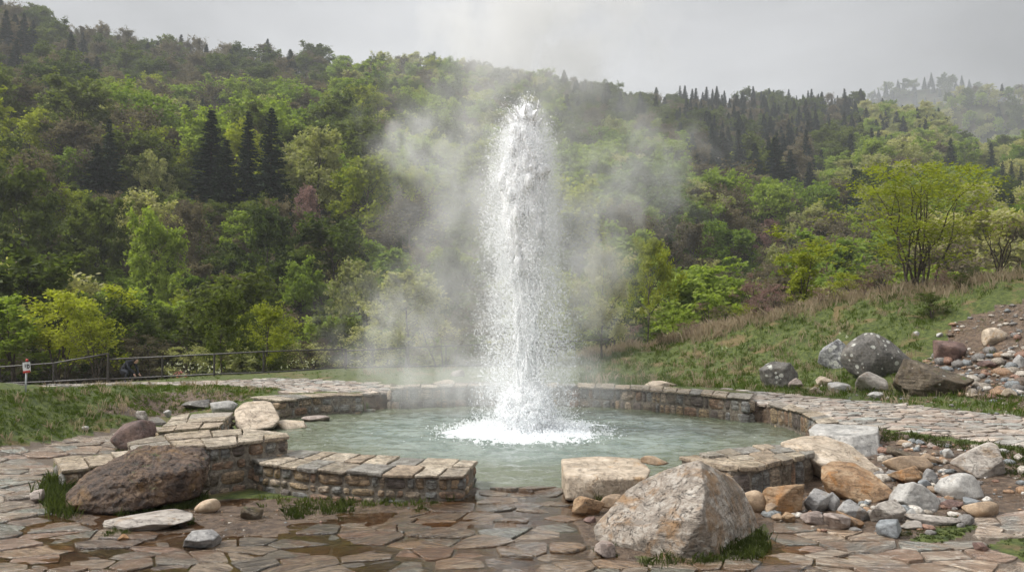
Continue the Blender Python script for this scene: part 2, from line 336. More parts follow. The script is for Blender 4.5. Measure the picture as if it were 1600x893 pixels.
# ------------------------------------------------------------------ terrain height
POOL = np.array([0.29, 16.2]); PR = 5.08
cp = []
def c_(px, py, z): p = G(px, py, z); cp.append((p[0], p[1], z))
def d_(px, py, Y): cp.append(tuple(A(px, py, Y)))
for a in [(-400, 890, 0), (0, 890, 0), (400, 890, -.01), (800, 890, 0), (1200, 890, 0), (1600, 890, .03), (2000, 890, .06), (800, 1300, 0), (0, 1300, 0), (1600, 1300, 0),
          (-500, 780, 0), (-300, 743, 0), (-400, 768, 0), (0, 760, 0), (0, 700, 0), (200, 672, .0), (330, 660, .0), (385, 778, -.10), (300, 790, -.06), (560, 792, -.08), (640, 800, -.03), (727, 776, 0), (812, 757, -.015),
          (470, 800, -.08), (880, 785, -.03), (900, 840, -.01), (1190, 800, 0), (1290, 775, .03), (1400, 800, .02), (1500, 800, .05), (1600, 800, .08), (1900, 800, .2), (1450, 750, .12), (1580, 730, .26), (1400, 700, .28),
          (1600, 699, .40), (1490, 683, .40), (1900, 735, .45), (1378, 668, .40), (1300, 652, .40), (1200, 628, .42), (1174, 614, .45), (1400, 634, .42), (1600, 654, .44), (1900, 690, .5),
          (0, 612, .85), (90, 608, .80), (-400, 640, .85), (200, 607, .66), (330, 608, .55), (0, 655, .42), (100, 648, .35), (200, 638, .37), (905, 603, .52), (1080, 604, .5), (800, 600, .52), (640, 602, .5), (570, 604, .45), (485, 610, .44), (420, 616, .43), (440, 598, .46),
          (300, 624, .34), (-400, 700, .45), (100, 681, .03), (250, 651, .03), (0, 603, .0), (-400, 603, 0), (120, 601, .02), (220, 597, .25), (335, 592, .42), (540, 582, .5), (700, 580, .55)]: c_(*a)
for a in [(1100, 524, 31), (1200, 492, 30), (1300, 470, 29), (1400, 455, 28), (1500, 445, 27), (1600, 426, 26), (1900, 385, 26), (1000, 540, 33), (940, 552, 34), (1200, 560, 26), (1300, 545, 25), (1400, 528, 24),
          (1500, 515, 23), (1600, 500, 22), (1900, 480, 22), (1400, 600, 20.5), (1500, 598, 19.5), (1600, 590, 18.7), (1900, 610, 17.5), (1200, 595, 23.5), (1000, 590, 27), (1100, 560, 28),
          (700, 573, 31), (800, 572, 31), (540, 574, 31), (330, 586, 32), (200, 597, 30.5), (0, 602, 32), (-400, 604, 32), (-200, 603, 27), (0, 603, 27), (-400, 603, 24)]: d_(*a)
for px in (-400, -200, 0, 90): d_(px, 609.5, 18.5); d_(px, 606, 21.5)
for px in range(-600, 2300, 180):
    p = A(px, 495, 40); cp.append((p[0], p[1], -1.2 if px < 950 else 0.2)); p = A(px, 495, 52); cp.append((p[0], p[1], -3.0))
cp = np.array(cp)
def _rbf_fit():
    d = np.linalg.norm(cp[:, None, :2] - cp[None, :, :2], axis=2); n = len(cp)
    Am = np.zeros((n + 3, n + 3)); Am[:n, :n] = -d + np.eye(n) * -0.02; Am[:n, n] = 1; Am[:n, n + 1:] = cp[:, :2]; Am[n, :n] = 1; Am[n + 1:, :n] = cp[:, :2].T
    return np.linalg.solve(Am, np.concatenate([cp[:, 2], [0, 0, 0]]))
_w = _rbf_fit()
def near_h(x, y):
    o = np.empty(len(x)); n = len(cp)
    for i in range(0, len(x), 20000):
        X = x[i:i + 20000]; Y = y[i:i + 20000]
        d = np.sqrt((X[:, None] - cp[None, :, 0]) ** 2 + (Y[:, None] - cp[None, :, 1]) ** 2)
        o[i:i + 20000] = -d @ _w[:n] + _w[n] + _w[n + 1] * X + _w[n + 2] * Y
    return o
def prof(px, xs, ys): return np.interp(px, xs, ys)
def ridge(px, d, xs, yr, Rg, B, zb, fall=0.5):
    y = prof(px, xs, yr); rg = prof(px, xs, Rg); b = prof(px, xs, B)
    zr = CZ + (495 - y) / F * rg
    t = np.clip((d - b) / (rg - b), 0, 1); up = zb + (zr - zb) * (0.8 * t + 0.2 * t * t)
    return np.where(d <= rg, up, zr - (d - rg) * fall)
XS1 = [-900, -300, 0, 100, 200, 300, 400, 500, 600, 700, 800, 900, 960, 1040, 1100, 1200, 1300, 1400, 1440, 1480, 1520, 1600, 1800, 2300]
YR1 = [134, 124, 118, 127, 133, 129, 127, 125, 124, 130, 140, 152, 164, 180, 178, 182, 196, 216, 224, 246, 290, 292, 270, 260]
RG1 = [300, 320, 330, 335, 340, 340, 345, 350, 360, 370, 385, 400, 415, 440, 500, 520, 520, 500, 480, 450, 400, 380, 380, 380]
B1 = [55, 55, 58, 60, 62, 62, 62, 62, 62, 62, 62, 64, 66, 70, 75, 85, 90, 90, 90, 90, 80, 70, 60, 60]
XS2 = [-900, 1100, 1300, 1420, 1460, 1500, 1540, 1600, 1700, 2300]
YR2 = [480, 420, 300, 225, 208, 198, 192, 206, 220, 200]
XS3 = [-900, 1200, 1320, 1370, 1430, 1500, 1560, 1640, 2300]
YR3 = [480, 260, 190, 178, 175, 178, 196, 210, 240]
def far_h(x, y):
    d = np.hypot(x, y); az = np.arctan2(x, y); azc = np.clip(az, -0.95, 0.95); px = CX + F * np.tan(azc)
    h = ridge(px, d, XS1, YR1, RG1, B1, -3.0, 0.35)
    h = np.maximum(h, ridge(px, d, XS2, YR2, [900] * 10, [600] * 10, -40))
    h = np.maximum(h, ridge(px, d, XS3, YR3, [1500] * 9, [1100] * 9, -60))
    n = fbm(np.stack([x / 90, y / 90, x * 0], 1), 4)
    h = h + n * np.clip((d - 60) / 120, 0, 1) * np.minimum(9, 3 + d * 0.012) * np.where((d > 250) & (d < 560), 0.35, 1.0)
    back = np.clip((np.abs(az) - 1.2) / 0.5, 0, 1)           # behind the camera: gentle valley floor
    return h * (1 - back) + (-2 + 0.02 * d) * back
def in_pool(x, y): return np.hypot(x - POOL[0], y - POOL[1])
_pa = []
for lst, zt_, off in [([(437, 625), (489, 619), (568, 616.5)], .44, .30), ([(610, 606), (740, 602), (860, 602), (1002, 607), (1066, 612), (1131, 618), (1173, 622)], .53, .28), ([(1200, 631), (1222, 635), (1243, 641), (1265, 650), (1281, 660)], .44, .25)]:
    for a_, b_ in lst:
        q_ = G(a_, b_, zt_); _pa.append((math.atan2(q_[0] - POOL[0], q_[1] - POOL[1]), math.hypot(q_[0] - POOL[0], q_[1] - POOL[1]) + off))
for a_ in (-170, -150, -135, -120, -100, -85, 110, 125, 140, 155, 170, 180): _pa.append((R(a_), PR + (.0 if abs(a_) > 160 else .15)))
_pa.sort(); _pa = np.array([( _pa[-1][0] - 2 * math.pi, _pa[-1][1])] + _pa + [(_pa[0][0] + 2 * math.pi, _pa[0][1])])
def pool_r(x, y): return np.interp(np.arctan2(x - POOL[0], y - POOL[1]), _pa[:, 0], _pa[:, 1])
def height(x, y):
    x = np.atleast_1d(np.asarray(x, float)); y = np.atleast_1d(np.asarray(y, float)); d = np.hypot(x, y)
    h = np.full(x.shape, -3.0)
    m = (d < 56) & (y > -6)
    if m.any():
        hn = near_h(x[m], y[m]); q = np.stack([x[m], y[m], x[m] * 0], 1)
        rough = np.clip((hn - 0.46) / 0.6, 0, 1) * 1.5 + 0.08
        hn = hn + fbm(q / 2.2, 3) * 0.28 * rough + fbm(q / 0.5, 2) * 0.05 * rough
        yy = y[m]; hn = np.where(yy < 3, np.clip(hn, -.3, .1) * np.clip((yy + 6) / 9, 0, 1), hn)
        h[m] = hn
    m2 = d >= 44
    if m2.any():
        t = np.clip((d[m2] - 44) / 12, 0, 1); hf = far_h(x[m2], y[m2]); hb = np.where(m[m2], h[m2], hf)
        h[m2] = hb * (1 - t) + hf * t
    m3 = (~m) & (~m2); h[m3] = 0.0
    r = in_pool(x, y); k = np.clip((pool_r(x, y) + 0.1 - r) / 0.3, 0, 1)
    h = h * (1 - k) + np.minimum(h, -0.55) * k
    return h
def hit(px, py, dmax=1600, d0=4):
    """first point of the terrain along a pixel's ray"""
    dr = ray(px, py); ds = d0 * (dmax / d0) ** np.linspace(0, 1, 500)
    P = np.array((0, 0, CZ)) + dr[None] * ds[:, None]; below = P[:, 2] < height(P[:, 0], P[:, 1])
    i = int(np.argmax(below)) if below.any() else len(ds) - 1
    a, b = ds[max(i - 1, 0)], ds[i]
    t = np.linspace(a, b, 24); P = np.array((0, 0, CZ)) + dr[None] * t[:, None]; bl = P[:, 2] < height(P[:, 0], P[:, 1])
    return P[int(np.argmax(bl)) if bl.any() else -1]

# pixel-space outlines of what covers the near ground
PAVE_FRONT = [(-700, 900), (-500, 790), (-300, 742), (0, 698), (100, 686), (180, 669), (236, 652), (250, 690), (200, 706), (82, 716), (84, 756), (60, 775), (70, 800), (150, 822), (300, 842), (430, 838), (540, 806),
              (640, 796), (727, 778), (750, 762), (752, 744), (876, 744), (884, 790), (915, 850), (1000, 880), (1190, 870), (1215, 812), (1290, 826), (1400, 846), (1440, 830), (1500, 812), (1600, 792), (1800, 770), (2300, 1000), (2300, 1600), (-900, 1600)]
MOSS = [(1420, 842), (1500, 808), (1530, 822), (1470, 850)], [(1540, 852), (1620, 822), (1750, 850), (1640, 890)]
PAVE_R = [(1060, 600), (1200, 612), (1400, 630), (1600, 650), (1900, 688), (2300, 740), (2300, 800), (1900, 745), (1600, 698), (1490, 683), (1378, 668), (1290, 662), (1262, 648), (1200, 634), (1174, 624), (1174, 612)]
PAVE_B = [(-500, 615), (-300, 600), (0, 599.5), (180, 597), (250, 597), (440, 590), (560, 596), (640, 604), (620, 618), (600, 636), (568, 640), (566, 611), (480, 612), (430, 615), (440, 606), (330, 601), (200, 601), (100, 603), (0, 609), (-500, 611)]
def mask_paved(px, py, Y, x=None, y=None):
    m = inpoly(px, py, PAVE_FRONT) & (Y < 17)
    for q in MOSS: m &= ~inpoly(px, py, q)
    m |= inpoly(px, py, PAVE_R) & (Y < 30); m |= inpoly(px, py, PAVE_B) & (Y > 17) & (Y < 34)
    return m
DIRT = [(60, 800), (110, 790), (385, 778), (727, 778), (640, 800), (540, 812), (430, 845), (300, 850), (160, 836)]
RUBBLE = [(1190, 760), (1290, 700), (1375, 672), (1460, 686), (1640, 712), (1900, 760), (1800, 790), (1600, 800), (1440, 838), (1290, 832), (1200, 812)]
SCREE = [(1470, 548), (1490, 505), (1550, 480), (1640, 462), (1900, 420), (1900, 640), (1600, 640), (1520, 622), (1440, 585)]
SOILBANK = [(150, 640), (230, 614), (330, 610), (400, 618), (330, 640), (230, 655)]
# ------------------------------------------------------------------ ground sheet
azs = np.concatenate([np.linspace(-180, -62, 30)[:-1], np.linspace(-62, -38, 50)[:-1], np.linspace(-38, 38, 420), np.linspace(38, 62, 50)[1:], np.linspace(62, 180, 30)[1:]])
ds = [1.0]
while ds[-1] < 2600: ds.append(ds[-1] * (1.012 if ds[-1] < 46 else 1.03))
ds = np.array([0.01] + ds); na, nd = len(azs), len(ds)
aa, dd = np.meshgrid(R(1) * azs, ds, indexing='ij'); gx = (np.sin(aa) * dd).ravel(); gy = (np.cos(aa) * dd).ravel(); gz = height(gx, gy)
V = np.stack([gx, gy, gz], 1); i = np.arange(na - 1)[:, None] * nd; j = np.arange(nd - 1)[None]
fc = np.stack([i + j, i + j + 1, i + nd + j + 1, i + nd + j], -1).reshape(-1, 4)[:, ::-1]
gpx, gpy, gdep = proj(V); dist = np.hypot(gx, gy)
front = gdep > 1.0
paved = mask_paved(gpx, gpy, gy) & front
V[paved, 2] -= 0.014
grass = np.where(dist < 60, 1.0, 0.0); grass[paved] = 0
for q in (DIRT, RUBBLE, SCREE): grass[inpoly(gpx, gpy, q) & front & (dist < 40)] = 0.05
grass[inpoly(gpx, gpy, SOILBANK) & front & (dist < 40)] = 0.2
grass[(in_pool(gx, gy) < pool_r(gx, gy) + .8) & (gx > -3.4)] = 0
nearf = front & (gy < 10.9) & (gpx > 740); grass[nearf] = 0
grass[inpoly(gpx, gpy, [(990, 868), (1110, 870), (1195, 815), (1215, 850), (1190, 880), (1000, 892)]) & front] = .5
for q in MOSS: grass[inpoly(gpx, gpy, q) & front & (gy < 12)] = .9
grass[(gy < 7) | (in_pool(gx, gy) < PR + 1.6) & (gpx > 700) & (gy < 13)] = 0.0
ground_mb = MB(); ground_mb.add(V, fc, grass)
def mat_ground():
    m, t = new_mat('ground_soil_grass'); c = t.n('ShaderNodeTexCoord').outputs['Object']
    g = t.n('ShaderNodeAttribute', attribute_name='rnd').outputs['Fac']
    n1 = t.noise(c, 1.1, 6, 0.65, 0.5); n2 = t.noise(c, 9, 8, 0.72); n3 = t.noise(c, 60, 4, 0.7)
    soil = t.mix(t.rng(n2, 0.35, 0.65), (0.045, 0.028, 0.018), (0.16, 0.11, 0.072))
    soil = t.mix(t.math('MULTIPLY', t.rng(n3, 0.6, 0.68), 0.7), soil, (0.38, 0.33, 0.27))
    soil = t.mix(t.n('ShaderNodeAttribute', attribute_name='paved').outputs['Fac'], soil, t.mix(n2, (0.05, 0.037, 0.025), (0.17, 0.13, 0.095)))
    gr = t.mix(t.rng(n2, 0.32, 0.68), (0.026, 0.042, 0.010), (0.11, 0.135, 0.028))
    gr = t.mix(t.rng(n1, 0.52, 0.66), gr, t.mix(n2, (0.10, 0.06, 0.03), (0.20, 0.16, 0.07)))
    far = t.mix(t.rng(t.noise(c, 0.09, 6, 0.65), 0.4, 0.6), (0.035, 0.028, 0.017), (0.05, 0.058, 0.02))
    v = t.n('ShaderNodeVectorMath', {0: c}, operation='LENGTH').outputs['Value']
    gf = t.rng(t.math('ADD', g, t.math('MULTIPLY', t.math('SUBTRACT', n2, 0.5), 0.7)), 0.35, 0.6)
    col = t.mix(gf, soil, gr); col = t.mix(t.rng(v, 45, 62), col, far)
    wet = t.rng(n1, 0.42, 0.56)
    rough = t.math('ADD', t.math('MULTIPLY', wet, 0.55), 0.14)
    rough = t.math('MAXIMUM', rough, t.math('MULTIPLY', gf, 0.9)); rough = t.math('MAXIMUM', rough, t.rng(v, 30, 40))
    out(t, bsdf(t, col, rough, bump(t, t.math('ADD', n2, t.math('MULTIPLY', n3, 0.3)), 0.9, 0.06), t.rng(v, 28, 45, .4, .05))); return m
M['ground'] = mat_ground()
go_ = ground_mb.build('ground', M['ground'], smooth=True); pa_ = go_.data.attributes.new('paved', 'FLOAT', 'POINT'); pa_.data.foreach_set('value', paved.astype(np.float32)); tag(go_, kind='structure')

# ------------------------------------------------------------------ flagstone paving (Voronoi slabs with real thickness)
def clip(poly, mx, my, nx, ny):
    o = []; n = len(poly)
    for k in range(n):
        a = poly[k]; b = poly[(k + 1) % n]; da = (a[0] - mx) * nx + (a[1] - my) * ny; db = (b[0] - mx) * nx + (b[1] - my) * ny
        if da <= 0: o.append(a)
        if (da < 0 < db) or (db < 0 < da): s = da / (da - db); o.append((a[0] + (b[0] - a[0]) * s, a[1] + (b[1] - a[1]) * s))
    return o
def voronoi_cells(x0, x1, y0, y1, s, asp, keep, seed):
    """irregular cells; asp stretches them along x"""
    r = random.Random(seed); sx, sy = s * asp, s; grid = {}
    nx, ny = int((x1 - x0) / sx) + 1, int((y1 - y0) / sy) + 1
    for a in range(nx):
        for b in range(ny):
            if r.random() < .2: continue
            grid[a, b] = (x0 + (a + .5 + r.uniform(-.46, .46)) * sx + (b % 2) * sx * .5, y0 + (b + .5 + r.uniform(-.42, .42)) * sy)
    cells = []
    for (a, b), (x, y) in grid.items():
        if not keep(x, y): continue
        poly = [(x - 1.7 * sx, y - 1.7 * sy), (x + 1.7 * sx, y - 1.7 * sy), (x + 1.7 * sx, y + 1.7 * sy), (x - 1.7 * sx, y + 1.7 * sy)]
        for da in (-2, -1, 0, 1, 2):
            for db in (-2, -1, 0, 1, 2):
                q = grid.get((a + da, b + db))
                if not q or (da == 0 and db == 0): continue
                # weighted bisector in stretched space
                poly = clip(poly, (x + q[0]) / 2, (y + q[1]) / 2, (q[0] - x) / sx ** 2, (q[1] - y) / sy ** 2)
                if len(poly) < 3: break
            if len(poly) < 3: break
        if len(poly) >= 3: cells.append(((x, y), poly))
    return cells
def slab_mesh(mb, cells, gap, thick, seg, seed, tilt=0.02, lift=0.0, wets=None, wet_fn=None, rise=.012):
    r = np.random.RandomState(seed)
    for (cx_, cy_), poly in cells:
        P = np.array(poly); c0 = P.mean(0)
        # resample the outline, jitter, shrink by the joint
        pts = []
        for k in range(len(P)):
            a, b = P[k], P[(k + 1) % len(P)]; L_ = np.hypot(*(b - a)); n = max(1, int(L_ / seg))
            for q in range(n): pts.append(a + (b - a) * q / n)
        Q = np.array(pts); dv = Q - c0; ln = np.hypot(dv[:, 0], dv[:, 1]) + 1e-6
        if len(Q) < 4: continue
        Q = c0 + dv * (1 - (gap * (1 + 0.5 * r.rand()) + r.uniform(0, seg * .13, len(Q))) / ln)[:, None]
        Q = (Q + np.roll(Q, 1, 0) + np.roll(Q, -1, 0)) / 3 * 0.35 + Q * 0.65
        n = len(Q); rings = [(1.0, -thick), (0.998, -0.004), (0.975, 0.003), (0.62, 0.004)]
        tx, ty = r.normal(0, tilt, 2); off = r.uniform(-rise, rise) + lift
        VV = []
        for s_, dz in rings:
            q = c0 + (Q - c0) * s_; VV.append(np.column_stack([q, np.full(n, dz)]))
        VV.append(np.array([[c0[0], c0[1], 0.004]])); VV = np.concatenate(VV)
        hz = height(np.array([c0[0]]), np.array([c0[1]]))[0] if rings else 0
        e = 0.25; hx = (height(np.array([c0[0] + e]), np.array([c0[1]]))[0] - height(np.array([c0[0] - e]), np.array([c0[1]]))[0]) / (2 * e)
        hy = (height(np.array([c0[0]]), np.array([c0[1] + e]))[0] - height(np.array([c0[0]]), np.array([c0[1] - e]))[0]) / (2 * e)
        hx, hy = np.clip([hx, hy], -.12, .12)
        VV[:, 2] += hz + off + (VV[:, 0] - c0[0]) * (tx + hx) + (VV[:, 1] - c0[1]) * (ty + hy)
        nn = fbm(VV * 5.0, 2) * 0.008; VV[n:, 2] += nn[n:]
        f = []
        idx = np.arange(n); nx_ = (idx + 1) % n
        for k in range(3): f.append(np.column_stack([idx + k * n, nx_ + k * n, nx_ + (k + 1) * n, idx + (k + 1) * n]))
        tri = np.column_stack([idx + 3 * n, nx_ + 3 * n, np.full(n, 4 * n)])
        mb.add(VV, [np.concatenate(f), tri], r.rand())
        if wets is not None: wets.append(np.full(len(VV), wet_fn(c0[0], c0[1])))
def add_attr(o, name, arr):
    a = o.data.attributes.new(name, 'FLOAT', 'POINT'); a.data.foreach_set('value', np.concatenate(arr).astype(np.float32))
def keep_fn(test):
    def k(x, y):
        z = height(x, y)[0]; px, py, d = proj(np.array([[x, y, z]])); return y > 2.5 and bool(test(px, py, np.array([y]))[0])
    return k
def front_t(px, py, Y):
    m = inpoly(px, py, PAVE_FRONT) & (Y < 17)
    for q in MOSS: m &= ~inpoly(px, py, q)
    return m
wf = lambda x, y: float(np.clip(1.15 - np.hypot(x + 1.0, (y - 9)) * 0.13, 0.25, 1))
mb = MB(); wt = []
slab_mesh(mb, voronoi_cells(-13, 11, 2.6, 10.9, 0.28, 1.35, keep_fn(front_t), 1), 0.007, 0.05, 0.075, 2, 0.022, 0, wt, wf, .012)
o = mb.build('paving', M['paving']); add_attr(o, 'wet', wt); tag(o, kind='structure')
mb = MB(); wt = []
slab_mesh(mb, voronoi_cells(-15, -2, 10.9, 17, 0.30, 1.5, keep_fn(front_t), 5), 0.006, 0.05, 0.08, 6, 0.03, 0, wt, lambda x, y: .45, .012)
o = mb.build('paving', M['paving']); add_attr(o, 'wet', wt); tag(o, kind='structure')
mb = MB(); wt = []
slab_mesh(mb, voronoi_cells(-16, 17, 11, 33, 0.21, 1.35, keep_fn(lambda a, b, Y: (inpoly(a, b, PAVE_R) & (Y < 30)) | (inpoly(a, b, PAVE_B) & (Y > 17) & (Y < 34))), 9), 0.008, 0.05, 0.09, 7, 0.035, 0.0, wt, lambda x, y: .12, .012)
o = mb.build('path', M['paving']); add_attr(o, 'wet', wt); tag(o, kind='structure')

# ------------------------------------------------------------------ dry-stone walls
def block(mb, c, ex, ey, ez, rnd, r, n=3, amp=0.026, p=4.5):
    """rounded irregular block: half axes ex, ey, ez (vectors)"""
    v, f = ico(n); a = (np.abs(v) ** p).sum(1) ** (-1 / p); q = v * a[:, None]
    q = q * (1 + r.uniform(-.10, .06, 3) * np.sign(v)); q[:, 0] += q[:, 2] * r.uniform(-.14, .14); q[:, 2] += q[:, 0] * r.uniform(-.12, .12)
    sc_ = np.array([np.linalg.norm(ex), np.linalg.norm(ey), np.linalg.norm(ez)])
    W = q[:, :1] * ex + q[:, 1:2] * ey + q[:, 2:] * ez
    W = W + v[:, :1] * ex / sc_[0] * 0 + (fbm(W * 9 + r.rand() * 99, 2) * amp)[:, None] * v
    mb.add(W + c, f, rnd)
def resamp(P, step):
    P = np.asarray(P, float); s = np.concatenate([[0], np.cumsum(np.hypot(*(np.diff(P[:, :2], axis=0)).T))]); n = max(2, int(round(s[-1] / step)) + 1)
    t = np.linspace(0, s[-1], n); return np.column_stack([np.interp(t, s, P[:, k]) for k in range(P.shape[1])])
def stone_wall(front_px, back_px, zt, zb, label, seed, course=0.13, cap_rows=2, cap_t=0.045):
    r = np.random.RandomState(seed)
    Fp = np.array([G(x, y, zt)[:2] for x, y in front_px]); Bp = np.array([G(x, y, zt)[:2] for x, y in back_px])
    cen = np.concatenate([Fp, Bp]).mean(0); root = empty('stone_wall', (cen[0], cen[1], zb), label=label, cat='wall', group='stone walls round the pool')
    base = np.array([cen[0], cen[1], zb])
    # masonry: blocks round the whole outline
    ins = 0.03
    loop = np.concatenate([Fp, Bp[::-1]]); loop = np.concatenate([loop, loop[:1]])
    area = 0.5 * np.sum(loop[:-1, 0] * loop[1:, 1] - loop[1:, 0] * loop[:-1, 1]); sgn = 1 if area > 0 else -1
    mb = MB(); zc = zb - 0.04; top = zt - cap_t
    ncourse = max(1, int(round((top - zc) / course))); hs = r.uniform(.65, 1.35, ncourse); hs = hs / hs.sum() * (top - zc)
    seglen = np.hypot(*np.diff(loop, axis=0).T)
    for ch in hs:
        for k in range(len(loop) - 1):
            a, b = loop[k], loop[k + 1]; L_ = seglen[k]
            if L_ < 0.06: continue
            t_ = (b - a) / L_; nrm = np.array([t_[1], -t_[0]]) * sgn; u = 0.0
            while u < L_ - 0.02:
                wd = (0.11 + .32 * r.rand() ** 1.4) * (1 if ch > .09 else 1.15)
                if u + wd > L_ - 0.08: wd = L_ - u
                dp = min(0.22, 0.2); c2 = a + t_ * (u + wd / 2) - nrm * (dp / 2 + ins - r.uniform(0, .018))
                block(mb, np.array([c2[0], c2[1], zc + ch / 2]) - base, np.array([*(t_ * (wd / 2 - 0.009)), 0]), np.array([*(nrm * dp / 2), 0]), np.array([0, 0, ch / 2 - 0.007]), r.rand(), r)
                u += wd
        zc += ch
    mb.build('masonry', M['masonry'], root, smooth=True)
    # mortar core, recessed
    m2 = MB(); q = loop[:-1]; c0 = q.mean(0)
    nrm_in = []
    n = len(q)
    for k in range(n):
        a, b, c = q[k - 1], q[k], q[(k + 1) % n]
        n1 = np.array([(b - a)[1], -(b - a)[0]]) * sgn; n2 = np.array([(c - b)[1], -(c - b)[0]]) * sgn
        n1 = n1 / (np.linalg.norm(n1) + 1e-9); n2 = n2 / (np.linalg.norm(n2) + 1e-9); nn = n1 + n2; nn /= np.linalg.norm(nn) + 1e-9; nrm_in.append(-nn * 0.046)
    qi = q + np.array(nrm_in)
    V_ = np.concatenate([np.column_stack([qi, np.full(n, zb - 0.1)]), np.column_stack([qi, np.full(n, zt - cap_t - 0.004)])]) - base
    idx = np.arange(n); nx_ = (idx + 1) % n
    if len(Fp) == len(Bp):
        k = len(Fp); topf = np.array([(a_, a_ + 1, 2 * k - 2 - a_, 2 * k - 1 - a_) for a_ in range(k - 1)]) + n
        m2.add(V_, [np.column_stack([idx, nx_, nx_ + n, idx + n]), topf])
        m2.build('mortar', M['mortar'], root)
    # capstones in rows, slightly overhanging
    m3 = MB(); N = 60; f2 = resamp(Fp, np.hypot(*np.diff(Fp, axis=0).T).sum() / N); b2 = resamp(Bp, np.hypot(*np.diff(Bp, axis=0).T).sum() / N)
    nn_ = min(len(f2), len(b2)); f2, b2 = f2[:nn_], b2[:nn_]; length = np.hypot(*np.diff(f2, axis=0).T).sum(); wdt = np.linalg.norm(f2[nn_ // 2] - b2[nn_ // 2])
    def at(u, v):
        u = min(max(u, 0), 1) * (nn_ - 1); k = min(int(u), nn_ - 2); t_ = u - k
        return (f2[k] * (1 - t_) + f2[k + 1] * t_) * (1 - v) + (b2[k] * (1 - t_) + b2[k + 1] * t_) * v
    rows = np.linspace(0, 1, cap_rows + 1)
    for k in range(cap_rows):
        v0, v1 = rows[k] - (0.03 / wdt if k == 0 else 0), rows[k + 1] + (0.03 / wdt if k == cap_rows - 1 else 0); u = -0.02 / length
        while u < 1:
            du = r.uniform(0.28, 0.6) / length
            if u + du > 1 - 0.15 / length: du = 1 + 0.02 / length - u
            g = 0.006; pts = []
            for (uu, vv) in [(u, v0), (u + du * .5, v0), (u + du, v0), (u + du, (v0 + v1) / 2), (u + du, v1), (u + du * .5, v1), (u, v1), (u, (v0 + v1) / 2)]:
                pts.append(at(uu, vv) + (at(uu + 1e-3, vv) - at(uu - 1e-3, vv)) / 2e-3 * 0)
            P_ = np.array(pts); ctr = P_.mean(0); dvv = P_ - ctr; ln = np.linalg.norm(dvv, axis=1)
            if u < 0: # overhang at ends
                pass
            P_ = ctr + dvv * (1 - (g + r.uniform(0, .02, len(P_))) / ln)[:, None]
            # densify
            P_ = np.concatenate([P_, P_[:1]]); P_ = resamp(P_, 0.05)[:-1]; P_ += r.normal(0, .004, P_.shape); n_ = len(P_)
            z0 = zt - cap_t + r.uniform(-.004, .008); tx, ty = r.normal(0, .02, 2); th = cap_t * r.uniform(.8, 1.35)
            rings = [(0.985, 0), (1.0, th * .35), (1.0, th * .8), (.97, th), (.5, th)]
            VV = np.concatenate([np.column_stack([ctr + (P_ - ctr) * s_, np.full(n_, dz)]) for s_, dz in rings] + [np.array([[*ctr, 0]]), np.array([[*ctr, th]])])
            VV[:, 2] += z0 + (VV[:, 0] - ctr[0]) * tx + (VV[:, 1] - ctr[1]) * ty + fbm(VV * 7, 2) * .008
            ii = np.arange(n_); jj = (ii + 1) % n_; fs = [np.column_stack([ii + q_ * n_, jj + q_ * n_, jj + (q_ + 1) * n_, ii + (q_ + 1) * n_]) for q_ in range(4)]
            tri = np.concatenate([np.column_stack([jj, ii, np.full(n_, 5 * n_)]), np.column_stack([ii + 4 * n_, jj + 4 * n_, np.full(n_, 5 * n_ + 1)])])
            m3.add(VV - base, [np.concatenate(fs), tri], r.rand()); u += du
    m3.build('capstones', M['capstone'], root)
    return root
stone_wall([(383, 714), (407, 721), (480, 731), (533, 735), (600, 739), (684, 742), (727, 741)], [(430, 701), (450, 702), (490, 705), (535, 709), (600, 713), (680, 716), (747, 718)], .31, -.10,
           'low front wall with slate capping left of the gap in the pool edge', 11, cap_rows=2)
stone_wall([(204, 700), (260, 697), (330, 695), (388, 688), (453, 681)], [(196, 691), (235, 682), (282, 677), (388, 669), (450, 675)], .58, -.10,
           'tallest rubble wall, running out from the pool behind the dark brown boulder', 12, 0.15, 2, .05)
stone_wall([(96, 735), (150, 729), (215, 722)], [(83, 717), (140, 711), (205, 705)], .22, 0, 'short low wall end on the flagstones left of the dark brown boulder', 13, 0.2, 1, .04)
stone_wall([(245, 673), (290, 670), (343, 666)], [(268, 652), (300, 646), (366, 643)], .34, 0.0, 'short slab topped wall behind the reddish leaning rock', 14, 0.12, 3, .04)
stone_wall([(437, 625), (463, 622), (489, 619), (530, 617.5), (568, 616.5)], [(392, 621), (430, 617), (480, 614.5), (525, 613.5), (567, 613)], .44, -.25, 'pale block wall at the far left of the pool, in thin steam', 15, 0.2, 1, .04)
stone_wall([(610, 606), (640, 604), (690, 603), (740, 602), (800, 601.5), (860, 602), (906, 603), (960, 604.5), (1002, 607), (1066, 612), (1131, 618), (1173, 622)],
           [(610, 602), (640, 600.5), (690, 599.5), (740, 599), (800, 598.5), (860, 598.5), (906, 599), (960, 600), (1002, 602), (1066, 606), (1131, 611), (1178, 615)], .53, -.25, 'long curved wall round the far side of the pool behind the geyser', 16, 0.25, 1, .05)
stone_wall([(1200, 631), (1222, 635), (1243, 641), (1265, 650), (1281, 660)], [(1209, 627), (1235, 631), (1262, 638), (1290, 647), (1312, 657)], .44, -.25, 'short curved wall at the right edge of the pool with paving behind', 17, 0.3, 1, .03)
stone_wall([(1112, 724), (1140, 730), (1177, 730), (1207, 723), (1240, 716), (1276, 708)], [(1060, 712), (1085, 710), (1130, 702), (1168, 697), (1206, 693), (1262, 697)], .42, 0.0,
           'front right pool wall with broad slate capping behind the pale boulder', 18, 0.3, 3, .05)

